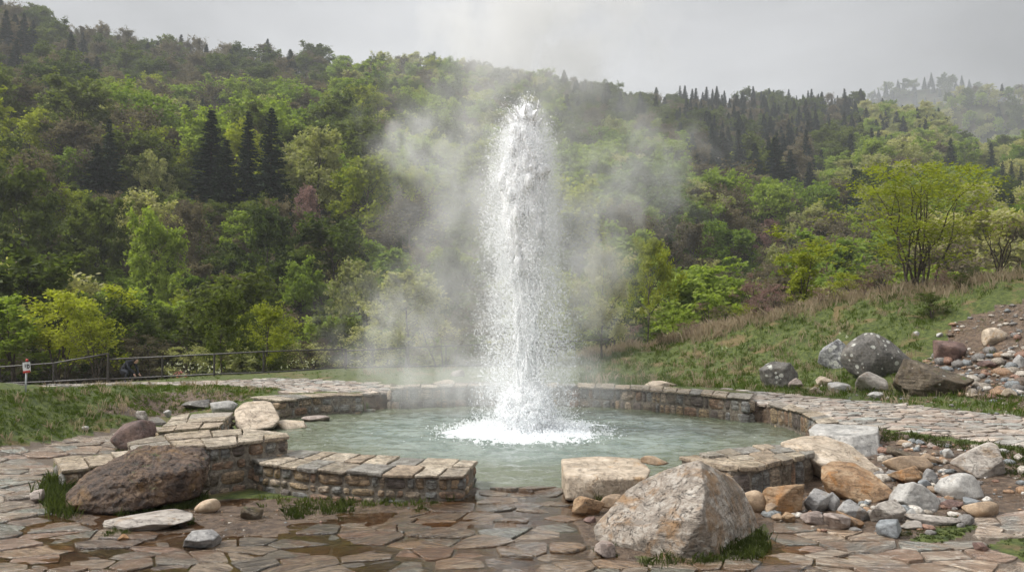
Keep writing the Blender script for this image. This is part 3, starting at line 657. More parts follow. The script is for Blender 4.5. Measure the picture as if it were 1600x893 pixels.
# ------------------------------------------------------------------ rocks
def planes_rand(r, n, lo=.72):
    k = np.arange(n) + .5; ph = np.arccos(1 - 2 * k / n); th = math.pi * (1 + 5 ** .5) * k + r.rand() * 6
    v = np.column_stack([np.cos(th) * np.sin(ph), np.sin(th) * np.sin(ph), np.cos(ph)]) + r.normal(0, .34, (n, 3)); v /= np.linalg.norm(v, axis=1)[:, None]
    return v, r.uniform(lo, 1.0, n)
def shape_from_planes(nv, dist_, sub, p, amp, freq, r, ledge=0.0):
    v, f = ico(sub); c = np.maximum(v @ nv.T / dist_[None], 1e-4)
    rad = ((c ** p).sum(1)) ** (-1 / p)
    P = v * rad[:, None]; s = r.rand(3) * 40; sz = np.abs(P).mean() * 2
    q = P / sz
    d = fbm(q * freq + s, 5) * amp + np.minimum(fbm(q * freq * .8 + s + 9, 4, True), .35) * amp * .8 + fbm(q * freq * 5 + s, 3, True) * amp * .28
    if ledge: d = d + np.round(fbm(q * np.array([1, 1, 3.5]) * 1.3 + s, 2) * 5) / 5 * ledge
    return P + v * (d * sz)[:, None], f
STYLE = {'angular': (11, 60, .040, 3.2, .03), 'round': (14, 12, .030, 2.6, .008), 'chunk': (13, 32, .045, 3.4, .025), 'slab': (12, 45, .035, 3.6, .03), 'pebble': (18, 6, .016, 1.8, 0)}
def fit(P, bx_, Y=None, embed=.08):
    """place and scale a shape so that it stands on the ground filling the box seen in the photo"""
    x0, y0, x1, y1 = bx_; g = hit((x0 + x1) / 2, min(y1, 1200)); d = g[1] if Y is None else Y
    Wd = (x1 - x0) * d / F; Hh = (y1 - y0) * d / F; e = P.max(0) - P.min(0); dep = e[1] / e[0] * Wd
    P = (P - (P.max(0) + P.min(0)) / 2) / e; P = P * (Wd, dep, Hh); c = np.array([A((x0 + x1) / 2, y1, d)[0], d + dep * .5, g[2] + Hh * .5])
    yb = y1 + (y1 - y0) * embed
    for _ in range(5):
        px, py, dp = proj(P + c); s = d / F
        P = P * ((x1 - x0) / (px.max() - px.min()), 1, (yb - y0) / (py.max() - py.min()))
        px, py, dp = proj(P + c); c = c + (((x0 + x1) / 2 - (px.max() + px.min()) / 2) * c[1] / F, 0, ((py.max() + py.min()) / 2 - (y0 + yb) / 2) * c[1] / F)
    return P, c
def rock(bx_, mat, style, label, seed, name='rock', group=None, depth=.75, tilt=(0, 0, 0), sub=4, cat='rock', Y=None, embed=.08):
    r = np.random.RandomState(seed); n, p, amp, fr, led = STYLE[style]
    nv, di = planes_rand(r, n); di = di.copy()
    P, f = shape_from_planes(nv, di, sub, p, amp, fr, r, led)
    flat = {'slab': .3, 'round': .8}.get(style, .75); P = P * (1, depth, flat)
    P = P @ (rotz(tilt[2]) @ roty(tilt[1]) @ rotx(tilt[0])).T
    P, c = fit(P, bx_, Y, embed)
    mb = MB(); mb.add(P, f); o = mb.build(name, M[mat], smooth=True, loc=c); return tag(o, label, cat, group)
def hull_rock(pts, mat, label, seed, name='boulder', p=50, amp=.03, freq=3, ledge=.02, sub=6, group=None, cat='boulder'):
    """pts: (px, py, depth) corners of the boulder"""
    W = np.array([A(*q) for q in pts]); bm = bmesh.new()
    for q in W: bm.verts.new(q)
    rr = bmesh.ops.convex_hull(bm, input=bm.verts); bm.normal_update()
    c = (W.max(0) + W.min(0)) / 2; nv, di = [], []
    for fa in bm.faces:
        n = np.array(fa.normal); co = np.array(fa.verts[0].co); dd_ = (co - c) @ n
        if dd_ < 0: n = -n; dd_ = -dd_
        if dd_ > .01 and not any((n @ m_) > .995 for m_ in nv): nv.append(n); di.append(dd_)
    bm.free(); r = np.random.RandomState(seed)
    P, f = shape_from_planes(np.array(nv), np.array(di), sub, p, amp, freq, r, ledge)
    mb = MB(); mb.add(P, f); o = mb.build(name, M[mat], smooth=True, loc=c); return tag(o, label, cat, group)
hull_rock([(1091, 718, 8.5), (1056, 727, 8.7), (1015, 744, 8.75), (975, 771, 8.7), (927, 826, 8.5), (930, 848, 8.35), (1003, 862, 7.95), (1003, 847, 7.9), (1051, 880, 7.7), (1120, 878, 7.8), (1187, 822, 8.9), (1187, 845, 8.8),
           (1165, 772, 8.95), (1149, 748, 9.0), (1108, 728, 8.6), (1100, 765, 8.0), (1098, 806, 7.7), (1000, 850, 9.3), (1150, 850, 9.3), (1090, 740, 9.2)], 'pale_stained',
          'largest pale boulder in front of the right pool wall, peaked and grass fringed', 21, amp=.028, freq=3.4, ledge=.03, p=90, sub=7)
hull_rock([(100, 772, 9.9), (104, 797, 9.6), (131, 742, 10.1), (167, 720, 10.3), (205, 704, 10.4), (221, 696, 10.5), (282, 695, 10.6), (322, 699, 10.7), (331, 718, 10.5), (318, 762, 10.2), (312, 775, 10.1), (241, 790, 9.7), (173, 803, 9.5),
           (140, 765, 9.6), (240, 740, 9.8), (300, 730, 10), (140, 800, 10.6), (300, 780, 11)], 'conglomerate', 'long dark brown knobbly boulder leaning on the tall wall, grass at its foot', 22, amp=.085, freq=5.5, ledge=.03, p=24, sub=7)
hull_rock([(877, 716, 11.2), (935, 713, 11.4), (998, 717, 11.3), (1017, 733, 10.6), (1010, 746, 10.3), (950, 748, 10.2), (886, 743, 10.2), (880, 730, 10.7), (886, 782, 10.1), (950, 778, 10.2), (1005, 775, 10.3), (878, 765, 11.1), (1000, 765, 11.3)],
          'cream', 'squared cream stone block right of the gap in the pool edge', 23, amp=.03, freq=4, p=80, name='stone_block', cat='block')
hull_rock([(1264, 672, 12.9), (1276, 661, 13.6), (1355, 664, 13.5), (1373, 667, 13.0), (1372, 674, 12.4), (1330, 682, 12.1), (1272, 676, 12.6), (1373, 728, 12.0), (1335, 735, 11.9), (1270, 725, 12.5), (1375, 720, 13.2), (1280, 715, 13.6)],
          'white', 'big flat topped whitish block at the corner of the right path', 24, amp=.035, freq=4, p=80, name='stone_block', cat='block')
hull_rock([(1218, 690, 11.8), (1250, 681, 12), (1290, 680, 12), (1330, 695, 11.7), (1376, 733, 11.1), (1370, 745, 11), (1280, 722, 10.9), (1240, 706, 11.3), (1290, 750, 11), (1225, 720, 11.8), (1370, 745, 11.7), (1260, 700, 12.3)],
          'cream', 'long sloping cream boulder between the right wall and the whitish block', 25, amp=.03, freq=4, p=40, ledge=.025)
hull_rock([(1283, 728, 10.5), (1300, 719, 10.8), (1335, 722, 10.7), (1362, 738, 10.4), (1396, 766, 10.0), (1390, 778, 9.9), (1352, 790, 9.8), (1300, 765, 10.0), (1283, 748, 10.2), (1300, 740, 10.0), (1370, 790, 10.6), (1300, 790, 10.7)],
          'golden', 'golden brown angular boulder slab at the centre of the rubble pile', 26, amp=.035, freq=4, p=80, ledge=.03, sub=6)
hull_rock([(365, 640, 16.6), (380, 627, 17.2), (408, 624, 17.2), (425, 627, 17), (438, 655, 16.4), (425, 668, 16), (385, 674, 15.8), (368, 668, 16), (380, 636, 16.6), (405, 638, 16.6), (430, 670, 17), (375, 670, 17.3)], 'cream',
          'cream boulder at the left end of the pale wall by the water', 27, amp=.03, p=18)
RG = 'rocks heaped right of the pool'; BG = 'boulders at the foot of the right bank'; LG = 'loose rocks left of the pool'
rocks = [
 ((160, 794, 302, 832), 'limestone', 'slab', 'flat pitted grey slab on the mud below the dark brown boulder', 31, LG, dict(depth=.6, tilt=(0, -.06, 0), sub=5)),
 ((285, 826, 347, 857), 'grey', 'angular', 'small jagged grey rock on the wet flagstones, nearest the camera at left', 32, LG, dict(tilt=(0, -.25, .2), sub=5)),
 ((303, 778, 345, 802), 'tan', 'pebble', 'rounded tan stone in front of the tall wall base', 33, LG, {}),
 ((172, 655, 245, 706), 'reddish', 'round', 'smooth reddish brown leaning rock at the end of the slab topped wall', 34, LG, dict(tilt=(0, -.55, 0), sub=5)),
 ((283, 623, 330, 641), 'lichen', 'angular', 'grey and rust coloured rock in the grass below the left bank', 35, LG, {}),
 ((328, 625, 372, 649), 'white', 'chunk', 'white topped rock beside the cream boulder', 36, LG, {}),
 ((255, 640, 268, 652), 'white', 'chunk', 'small white stone in grass near the slab topped wall', 37, LG, {}),
 ((212, 641, 232, 660), 'limestone', 'angular', 'small pointed pale rock behind the reddish leaning rock', 38, LG, {}),
 ((127, 665, 139, 673), 'white', 'chunk', 'tiny white stone on the grass edge of the left paving', 39, LG, {}),
 ((45, 763, 71, 785), 'pink', 'angular', 'small red brown stone on flagstones beside the left grass tuft', 40, LG, {}),
 ((183, 833, 202, 846), 'golden', 'chunk', 'small orange brown stone beside the flat pitted slab', 41, LG, {}),
 ((375, 790, 412, 812), 'lichen_brown', 'slab', 'dark wet flat stone in the mud by the low front wall', 42, LG, dict(tilt=(0, .1, 0))),
 ((424, 655, 480, 673), 'cream', 'slab', 'low cream rock awash at the left pool edge', 43, LG, dict(Y=16.4)),
 ((470, 648, 516, 662), 'pink', 'slab', 'thin pinkish stone breaking the water below the pale wall', 44, LG, dict(Y=17.6)),
 ((1003, 594, 1060, 611), 'cream', 'chunk', 'pale rock lying on top of the far curved wall', 45, None, dict(Y=20.6)),
 ((676, 592, 714, 602), 'cream', 'slab', 'pale flat rock on the far wall left of the geyser', 46, None, dict(Y=21.2)),
 ((1000, 711, 1046, 726), 'tan', 'slab', 'thin brown flat stone behind the squared cream block', 47, RG, dict(Y=10.9)),
 ((938, 771, 978, 795), 'tan', 'round', 'smooth tan stone tucked between the squared block and the large pale boulder', 48, RG, {}),
 ((893, 774, 946, 806), 'golden', 'chunk', 'lumpy golden rock in the puddle below the squared block', 49, RG, dict(sub=5)),
 ((928, 843, 962, 870), 'pink', 'chunk', 'small pink rock on the flagstones left of the large pale boulder', 50, RG, dict(sub=5)),
 ((911, 806, 931, 817), 'reddish', 'slab', 'tiny reddish stone beside the lumpy golden rock', 51, RG, {}),
 ((1155, 765, 1198, 802), 'tan', 'pebble', 'smooth elongated tan stone right behind the large pale boulder', 52, RG, dict(tilt=(0, .35, 0))),
 ((1184, 755, 1257, 806), 'golden', 'angular', 'brown streaked angular rock against the right pool wall', 53, RG, dict(tilt=(0, .4, 0), sub=5)),
 ((1195, 784, 1221, 806), 'tan', 'chunk', 'small knobbly ochre stone by the brown streaked rock', 54, RG, {}),
 ((1221, 799, 1243, 817), 'golden', 'chunk', 'small orange stone at the left edge of the rubble', 55, RG, {}),
 ((1205, 801, 1224, 813), 'tan', 'pebble', 'small flat tan pebble on the flagstone edge', 56, RG, {}),
 ((1255, 762, 1303, 801), 'grey', 'chunk', 'squarish pale grey rock beside the brown streaked rock', 57, RG, dict(sub=5)),
 ((1290, 768, 1313, 798), 'grey', 'slab', 'narrow dark grey stone behind the squarish grey rock', 58, RG, {}),
 ((1250, 797, 1288, 820), 'pink', 'chunk', 'pinkish white rock in the front row of the rubble', 59, RG, {}),
 ((1286, 800, 1330, 830), 'pink', 'angular', 'brown pink angular rock at the front of the rubble', 60, RG, dict(tilt=(0, .4, 0))),
 ((1306, 796, 1351, 825), 'golden', 'angular', 'orange brown wedge at the front of the rubble', 61, RG, dict(tilt=(0, .4, 0))),
 ((1308, 779, 1362, 816), 'grey', 'chunk', 'smooth mid grey boulder below the golden brown slab', 62, RG, dict(tilt=(0, .3, 0), sub=5)),
 ((1357, 779, 1416, 818), 'limestone', 'angular', 'grey brown layered block with a ridged top in the rubble', 63, RG, dict(tilt=(0, -.3, 0), sub=5)),
 ((1368, 810, 1409, 842), 'blue', 'round', 'round blue grey stone alone on the wet flagstones', 64, RG, dict(sub=5)),
 ((1405, 812, 1442, 828), 'limestone', 'slab', 'flat pale stone touching the round blue grey stone', 65, RG, {}),
 ((1412, 792, 1434, 812), 'white', 'chunk', 'small white lump behind the flat mossy slab', 66, RG, {}),
 ((1386, 752, 1471, 800), 'white', 'angular', 'angular white rock sloping right beside the golden brown slab', 67, RG, dict(tilt=(0, .45, 0), sub=5)),
 ((1459, 738, 1538, 782), 'white', 'round', 'large smooth white barrel shaped boulder', 68, RG, dict(tilt=(0, -.03, 0), sub=5, depth=.6)),
 ((1378, 711, 1458, 741), 'tan', 'round', 'long smooth tan boulder beside the whitish block', 69, RG, dict(sub=5, depth=.5)),
 ((1384, 696, 1441, 716), 'lichen_brown', 'slab', 'thin dark slab tilted behind the long smooth tan boulder', 70, RG, dict(tilt=(0, .25, 0))),
 ((1437, 707, 1481, 728), 'tan', 'slab', 'pale tan flat rock behind the smooth white boulder', 71, RG, dict(tilt=(0, .1, 0))),
 ((1484, 690, 1574, 748), 'limestone', 'angular', 'big brown grey angular boulder at the right edge of the rubble', 72, RG, dict(sub=5, tilt=(0, .2, 0))),
 ((1384, 727, 1441, 758), 'golden', 'angular', 'brown ridged rock between tan boulder and white angular rock', 73, RG, dict(tilt=(0, .3, 0))),
 ((1441, 731, 1466, 756), 'grey', 'chunk', 'grey upright stone left of the smooth white boulder', 74, RG, {}),
 ((1424, 734, 1444, 750), 'tan', 'round', 'small beige stone behind the brown ridged rock', 75, RG, {}),
 ((1434, 748, 1456, 764), 'blue', 'round', 'small pale blue grey stone by the white angular rock', 76, RG, {}),
 ((1448, 758, 1468, 772), 'tan', 'chunk', 'small beige stone left of the smooth white boulder foot', 77, RG, {}),
 ((1467, 779, 1506, 796), 'reddish', 'slab', 'brown flat stone under the smooth white boulder', 78, RG, {}),
 ((1504, 775, 1534, 790), 'blue', 'chunk', 'grey stone right of the brown flat stone', 79, RG, {}),
 ((1502, 782, 1561, 808), 'tan', 'round', 'smooth tan mound shaped rock at the right of the rubble', 80, RG, dict(depth=.6)),
 ((1412, 801, 1519, 822), 'limestone', 'slab', 'long low mossy edged slab in front of the rubble', 81, RG, dict(depth=.35, tilt=(0, -.04, 0))),
 ((1519, 846, 1546, 863), 'reddish', 'chunk', 'small dark stone on the front right flagstones', 82, RG, {}),
 ((1388, 737, 1402, 752), 'blue', 'round', 'little grey green pebble stone on the brown ridged rock', 83, RG, {}),
 ((1430, 686, 1446, 696), 'blue', 'round', 'small grey stone at the back of the rubble', 84, RG, {}),
 ((1448, 690, 1462, 700), 'pink', 'chunk', 'small pinkish stone at the back of the rubble', 85, RG, {}),
 ((1400, 686, 1424, 696), 'tan', 'slab', 'small flat tan stone by the path edge', 86, RG, {}),
 ((1472, 700, 1492, 716), 'white', 'chunk', 'small white stone left of the big brown grey boulder', 87, RG, {}),
 ((1560, 700, 1578, 708), 'white', 'slab', 'small white stone by the path right of the rubble', 88, RG, {}),
 ((1186, 564, 1247, 606), 'lichen', 'chunk', 'brown grey layered boulder, leftmost at the foot of the bank', 91, BG, dict(sub=5)),
 ((1277, 529, 1330, 578), 'lichen_white', 'chunk', 'black and white lichened boulder left of the largest bank boulder', 92, BG, dict(sub=5)),
 ((1313, 519, 1436, 593), 'lichen', 'round', 'largest rounded grey lichened boulder on the bank', 93, BG, dict(sub=6, depth=.7)),
 ((1394, 560, 1523, 622), 'lichen_brown', 'chunk', 'big brown mottled boulder with white lichen by the path', 94, BG, dict(sub=6, tilt=(0, .12, 0))),
 ((1457, 531, 1512, 572), 'reddish', 'angular', 'brown folded rock behind the brown mottled boulder', 95, BG, dict(tilt=(0, -.2, 0))),
 ((1336, 580, 1388, 613), 'limestone', 'round', 'pale cream grey boulder in front of the largest bank boulder', 96, BG, dict(sub=5, tilt=(0, .3, 0))),
 ((1533, 511, 1574, 541), 'cream', 'round', 'orange and cream rounded boulder on the scree', 97, BG, dict(sub=5)),
 ((1231, 590, 1255, 608), 'pink', 'chunk', 'small pink rock beside the leftmost bank boulder', 98, BG, {}),
 ((1274, 587, 1301, 604), 'cream', 'chunk', 'small cream rock below the black and white boulder', 99, BG, {}),
 ((1293, 596, 1330, 612), 'white', 'slab', 'flat white rock in the grass left of the pale boulder', 100, BG, {}),
 ((1355, 611, 1381, 624), 'white', 'slab', 'flat white stone on grass below the pale boulder', 101, BG, {}),
 ((1265, 604, 1287, 615), 'cream', 'chunk', 'small broken cream stone near the path edge', 102, BG, {}),
 ((1563, 606, 1590, 622), 'cream', 'chunk', 'cream stone at the foot of the scree', 103, BG, {}),
 ((1526, 562, 1560, 578), 'reddish', 'slab', 'brown flat rock in the middle of the scree', 104, BG, {}),
 ((1582, 553, 1606, 574), 'grey', 'chunk', 'grey boulder at the right edge of the scree', 105, BG, {}),
 ((1547, 576, 1561, 587), 'golden', 'chunk', 'orange stone low in the scree', 106, BG, {}),
 ((1463, 519, 1474, 528), 'white', 'round', 'white stone on the bare soil above the folded rock', 107, BG, {}),
 ((1426, 517, 1438, 526), 'white', 'round', 'white stone above the largest bank boulder', 108, BG, {}),
 ((1508, 613, 1530, 622), 'cream', 'slab', 'flat beige stone right of the brown mottled boulder', 109, BG, {}),
 ((704, 577, 726, 592), 'pink', 'round', 'pinkish boulder on the grass behind the far wall', 110, None, dict(Y=24)),
]
for bx_, mat, sty, lab, seed, grp, kw in rocks:
    rock(bx_, mat, sty, lab, seed, group=grp, name='boulder' if (bx_[2] - bx_[0]) > 55 else 'rock', cat='boulder' if (bx_[2] - bx_[0]) > 55 else 'rock', **kw)
# loose gravel: rubble fill, scree on the bank, crumbs on the mud
def scatter_stones(name, polys, n, s0, s1, mats_seed, mat, dmax=40):
    r = np.random.RandomState(mats_seed); mb = MB(); v, f = ico(2); made = 0
    pxs = []
    for poly, share, a, b in polys:
        P = np.array(poly); lo, hi = P.min(0), P.max(0); k = 0; tries = 0; want = int(n * share)
        cand = np.column_stack([r.uniform(lo[0], hi[0], want * 6), r.uniform(lo[1], hi[1], want * 6)]); cand = cand[inpoly(cand[:, 0], cand[:, 1], poly)][:want]
        for px, py in cand:
            g = hit(px, py, dmax)
            if g[1] > dmax * .9: continue
            s = a * (b / a) ** (r.rand() ** 2.2)
            q = v * (1 + .35 * perlin(v * 1.3 + r.rand(3) * 50))[:, None] * (s * r.uniform(.8, 1.3), s * r.uniform(.6, 1.1), s * r.uniform(.4, .8))
            mb.add(q @ rotz(r.rand() * 6).T + g + (0, 0, s * .15), f, r.rand())
    o = mb.build(name, M[mat], smooth=True); tag(o, kind='stuff'); return o
def mat_gravel():
    m, t = new_mat('mixed_gravel'); c = t.n('ShaderNodeTexCoord').outputs['Object']; rn = t.n('ShaderNodeAttribute', attribute_name='rnd').outputs['Fac']
    base = t.ramp(rn, [(0.0, (0.34, 0.30, 0.25)), (0.12, (0.22, 0.21, 0.20)), (0.3, (0.50, 0.46, 0.40)), (0.4, (0.30, 0.18, 0.13)), (0.5, (0.24, 0.26, 0.27)), (0.66, (0.60, 0.57, 0.52)), (0.74, (0.16, 0.12, 0.09)), (0.88, (0.36, 0.23, 0.14))], 'CONSTANT')
    n = t.noise(c, 30, 6, 0.7); col = t.mix(t.rng(n, .35, .7), t.mix(1.0, base, (.38, .35, .32), 'MULTIPLY'), t.mix(1.0, base, (1.1, 1.1, 1.1), 'MULTIPLY'))
    out(t, bsdf(t, col, .6, bump(t, n, .6, .02), .4)); return m
M['gravel'] = mat_gravel()
scatter_stones('gravel', [(RUBBLE, .5, .02, .11), (DIRT, .25, .006, .025), ([(1380, 690), (1500, 690), (1480, 800), (1290, 815), (1370, 760)], .25, .03, .12)], 700, 0, 0, 5, 'gravel', 16)
scatter_stones('scree', [(SCREE, .8, .018, .13), ([(1440, 560), (1600, 540), (1600, 625), (1500, 620)], .14, .04, .2), ([(1250, 596), (1420, 612), (1600, 640), (1600, 652), (1400, 632), (1250, 612)], .06, .02, .07)], 1500, 0, 0, 6, 'gravel', 30)

# ------------------------------------------------------------------ pool water
def mat_water():
    m, t = new_mat('milky_spring_water'); c = t.n('ShaderNodeTexCoord').outputs['Object']
    v = t.n('ShaderNodeVectorMath', {0: c}, operation='LENGTH').outputs['Value']
    n1 = t.noise(c, 1.1, 5, .6, .8); n2 = t.noise(t.n('ShaderNodeMapping', {'Vector': c, 'Scale': (1, 1.3, 1)}).outputs[0], 4.2, 5, .6, .6)
    col = t.mix(t.rng(n1, .35, .65), (0.105, 0.14, 0.118), (0.20, 0.24, 0.21))
    col = t.mix(t.rng(t.math('ADD', v, t.math('MULTIPLY', n1, 1.6)), 3.6, 5.2), col, (0.11, 0.125, 0.08))
    fo = t.noise(c, 7, 7, .72, .5)
    ring = t.math('SUBTRACT', 1.0, t.rng(t.math('ADD', t.math('ADD', v, t.math('MULTIPLY', n2, 1.2)), t.math('MULTIPLY', n1, 2.2)), 2.0, 3.9))
    foam = t.rng(t.math('ADD', fo, t.math('MULTIPLY', ring, .50)), .64, .74)
    col = t.mix(t.math('MULTIPLY', foam, .95), col, (0.86, 0.90, 0.92))
    rough = t.math('ADD', t.math('MULTIPLY', foam, .5), .05)
    out(t, bsdf(t, col, rough, bump(t, t.math('ADD', n2, t.math('MULTIPLY', fo, .25)), .6, .06), .7)); return m
M['water'] = mat_water()
nr_, na_ = 150, 420; rr = (np.arange(nr_ + 1) / nr_) * 5.0; th = np.linspace(0, 2 * math.pi, na_, endpoint=False)
X = (rr[:, None] * np.cos(th)).ravel(); Y = (rr[:, None] * np.sin(th)).ravel(); r0 = np.hypot(X, Y)
q = np.stack([X, Y, X * 0], 1)
Z = fbm(q * (1.6, 3.2, 1), 3) * .055 + fbm(q * (4.6, 8, 1) + 5, 2) * .024 + np.sin(r0 * 7 + fbm(q, 2) * 4) * .008 * np.exp(-((r0 - 2.5) / 1.6) ** 2)
Z += np.maximum(0, fbm(q * 5 + 9, 3)) * .14 * np.exp(-((r0 - .9) / .7) ** 2)
Rk = (pool_r(X + POOL[0], Y + POOL[1]) + .06 + .32 * (np.abs(np.arctan2(X, -Y)) < .28)) / 5.0; X = X * Rk; Y = Y * Rk; Z *= np.clip((5.0 - r0) / .6, .15, 1); Z += 0.004 - .045 * np.clip((r0 - 4.7) / .3, 0, 1) * (np.abs(np.arctan2(X, -Y)) < .28)
i = np.arange(nr_)[:, None] * na_; j = np.arange(na_)[None]; k = (j + 1) % na_
mb = MB(); mb.add(np.stack([X, Y, Z], 1), np.stack([i + j, i + k, i + na_ + k, i + na_ + j], -1).reshape(-1, 4)[na_:]); mb.add(np.array([[0, 0, Z[0]]] + [[X[na_ + a], Y[na_ + a], Z[na_ + a]] for a in range(na_)]), np.array([(0, a + 1, (a + 1) % na_ + 1) for a in range(na_)]))
wo = mb.build('water', M['water'], smooth=True, loc=(POOL[0], POOL[1], 0)); tag(wo, kind='structure')

# thin film of spilled spring water lying between and over the lower flagstones
def mat_film():
    m, t = new_mat('clear_shallow_water'); c = t.n('ShaderNodeTexCoord').outputs['Object']
    nb = bump(t, t.noise(c, 9, 3, .5, .5), .10, .02); fr_ = t.n('ShaderNodeFresnel', {'IOR': 1.36, 'Normal': nb}).outputs[0]
    gl = t.n('ShaderNodeBsdfGlossy', {'Roughness': .04, 'Normal': nb, 'Color': (1, 1, 1, 1)}).outputs[0]; tr = t.n('ShaderNodeBsdfTransparent', {'Color': (.76, .64, .50, 1)}).outputs[0]
    out(t, t.n('ShaderNodeMixShader', {0: fr_, 1: tr, 2: gl}).outputs[0]); return m
xs_ = np.arange(-7.5, 4.6, .05); ys_ = np.arange(5.4, 11.1, .05); XX, YY = np.meshgrid(xs_, ys_, indexing='ij'); xx, yy = XX.ravel(), YY.ravel()
hz_ = height(xx, yy); q = np.stack([xx, yy, xx * 0], 1); a_px, a_py, _d = proj(np.column_stack([xx, yy, hz_]))
off = -.0025 + fbm(q * .55 + 3, 3) * .016; off += np.where(inpoly(a_px, a_py, DIRT), .002 + fbm(q * 1.6, 3) * .012, 0)
edge = np.minimum.reduce([(xx + 7.5) / 2.5, (4.6 - xx) / 2.2, (yy - 5.2) / .8, (11.1 - yy) / .35]); off -= .05 * (1 - np.clip(edge, 0, 1)) ** 1.5
i = np.arange(len(xs_) - 1)[:, None] * len(ys_); j = np.arange(len(ys_) - 1)[None]; mb = MB(); mb.add(np.stack([xx, yy, hz_ + off], 1), np.stack([i + j, i + len(ys_) + j, i + len(ys_) + j + 1, i + j + 1], -1).reshape(-1, 4))
tag(mb.build('water_film', mat_film(), smooth=True), kind='structure')
# ------------------------------------------------------------------ geyser: column, splash, spray
def mat_froth(name, col, rough=.35, trans=.35):
    m, t = new_mat(name); d = bsdf(t, col, rough, None, .6)
    tr = t.n('ShaderNodeBsdfTranslucent', {'Color': (0.93, 0.95, 0.97, 1)}).outputs[0]
    out(t, t.n('ShaderNodeMixShader', {0: trans, 1: d, 2: tr}).outputs[0]); return m
M['froth'] = mat_froth('white_water_froth', (0.985, 0.99, 0.995), .6, .12)
def mat_drop():
    m, t = new_mat('water_drop'); d = bsdf(t, (0.90, 0.92, 0.94), .3, None, .5); tr = t.n('ShaderNodeBsdfTranslucent', {'Color': (0.99, 0.99, 0.99, 1)}).outputs[0]
    q_ = t.n('ShaderNodeMixShader', {0: .5, 1: d, 2: tr}).outputs[0]; out(t, t.n('ShaderNodeMixShader', {0: .45, 1: q_, 2: t.n('ShaderNodeBsdfTransparent').outputs[0]}).outputs[0]); return m
M['drop'] = mat_drop()
root = empty('geyser', (POOL[0], POOL[1], 0), label='tall white geyser of hot water bursting from the middle of the pool', cat='geyser')
HZ = np.array([0.0, .45, .8, 1.2, 1.8, 2.4, 3.0, 3.6, 4.2, 4.8, 5.4, 5.9, 6.25, 6.5, 6.62]); HR = np.array([.36, .33, .25, .18, .18, .19, .23, .29, .36, .40, .36, .27, .17, .08, .02])
HX = np.array([0, 0, 0, 0, .0, .0, -.01, -.03, -.05, -.06, -.06, -.05, -.03, -.01, 0])
nz_, nt_ = 520, 110; zz = np.linspace(0, 6.35, nz_); tt = np.linspace(0, 2 * math.pi, nt_, endpoint=False)
Rr = np.interp(zz, HZ, HR); Xo = np.interp(zz, HZ, HX)
Z2, T2 = np.meshgrid(zz, tt, indexing='ij'); R2 = np.repeat(Rr[:, None], nt_, 1); 
q = np.stack([np.cos(T2).ravel() * 1.0, np.sin(T2).ravel(), Z2.ravel() * .55], 1)
am = np.clip(Z2.ravel() / 2.5, .35, 1)
R3 = R2.ravel() * (1 + (fbm(q * 1.8, 3) * .45 + fbm(q * np.array([4, 4, 5]), 2) * .16) * am) + fbm(q * np.array([10, 10, 12.]), 2) * .008
V_ = np.stack([np.cos(T2).ravel() * R3 + np.repeat(Xo, nt_), np.sin(T2).ravel() * R3, Z2.ravel() + fbm(q * 5 + 3, 2) * .06], 1)
i = np.arange(nz_ - 1)[:, None] * nt_; j = np.arange(nt_)[None]; k = (j + 1) % nt_
mb = MB(); mb.add(V_, [np.stack([i + j, i + k, i + nt_ + k, i + nt_ + j], -1).reshape(-1, 4), (np.arange(nt_) + (nz_ - 1) * nt_)[None]])
rb = np.random.RandomState(5); vb, fb = ico(3)
for k in range(300):
    z_ = 3.0 + 3.55 * rb.rand() ** .75; a_ = rb.uniform(0, 6.283); rd = np.interp(z_, HZ, HR) * (.55 + .75 * rb.rand()); s_ = rb.uniform(.025, .13) * (1 if z_ < 5.6 else .75)
    W_ = vb * (1 + .35 * perlin(vb * 1.8 + rb.rand(3) * 60) + .16 * perlin(vb * 4.5 + rb.rand(3) * 60))[:, None] * (s_ * rb.uniform(.6, 1.1), s_ * rb.uniform(.6, 1.1), s_ * rb.uniform(1.0, 2.4))
    mb.add(W_ + (math.cos(a_) * rd + np.interp(z_, HZ, HX), math.sin(a_) * rd, z_), fb)
for k in range(26):     # ragged spikes of water at the tip
    a_ = rb.uniform(0, 6.283); r0_ = rb.uniform(0, .26); b_ = np.array((math.cos(a_) * r0_, math.sin(a_) * r0_, 6.1 + .25 * rb.rand())); L_ = rb.uniform(.15, .55) * (1.2 - r0_ * 2.2)
    t_ = np.linspace(0, 1, 7); Q_ = b_ + np.stack([math.cos(a_) * r0_ * .8 * t_, math.sin(a_) * r0_ * .8 * t_, L_ * t_], 1) + rb.normal(0, .012, (7, 3)); tube(mb, Q_, rb.uniform(.03, .06) * (1.05 - t_) * rb.uniform(.7, 1.3, 7), 6)
for k in range(170):    # ropes of water down the stem
    z_ = rb.uniform(.7, 4.2); a_ = rb.uniform(0, 6.283); rd = np.interp(z_, HZ, HR) * rb.uniform(.8, 1.15); L_ = rb.uniform(.15, .6); t_ = np.linspace(0, 1, 9); aa_ = a_ + t_ * rb.normal(0, .5)
    zz_ = z_ + L_ * t_; rr_ = rd + .05 * np.sin(t_ * 3) + rb.normal(0, .008, 9); tube(mb, np.stack([np.cos(aa_) * rr_, np.sin(aa_) * rr_, zz_], 1), rb.uniform(.012, .035) * np.sin(np.clip(t_, .05, .95) * math.pi) + .004, 6)
mb.build('water_column', M['froth'], root, smooth=True)
v, f = ico(6); r1 = 1 + fbm(v * 2.2, 3) * .25 + fbm(v * 6.5, 3) * .14 + fbm(v * 15, 2) * .04
P = v * r1[:, None] * (.48, .48, .66) + (0, 0, .30); P[:, 2] = np.maximum(P[:, 2], -.08)
mb = MB(); mb.add(P, f); 
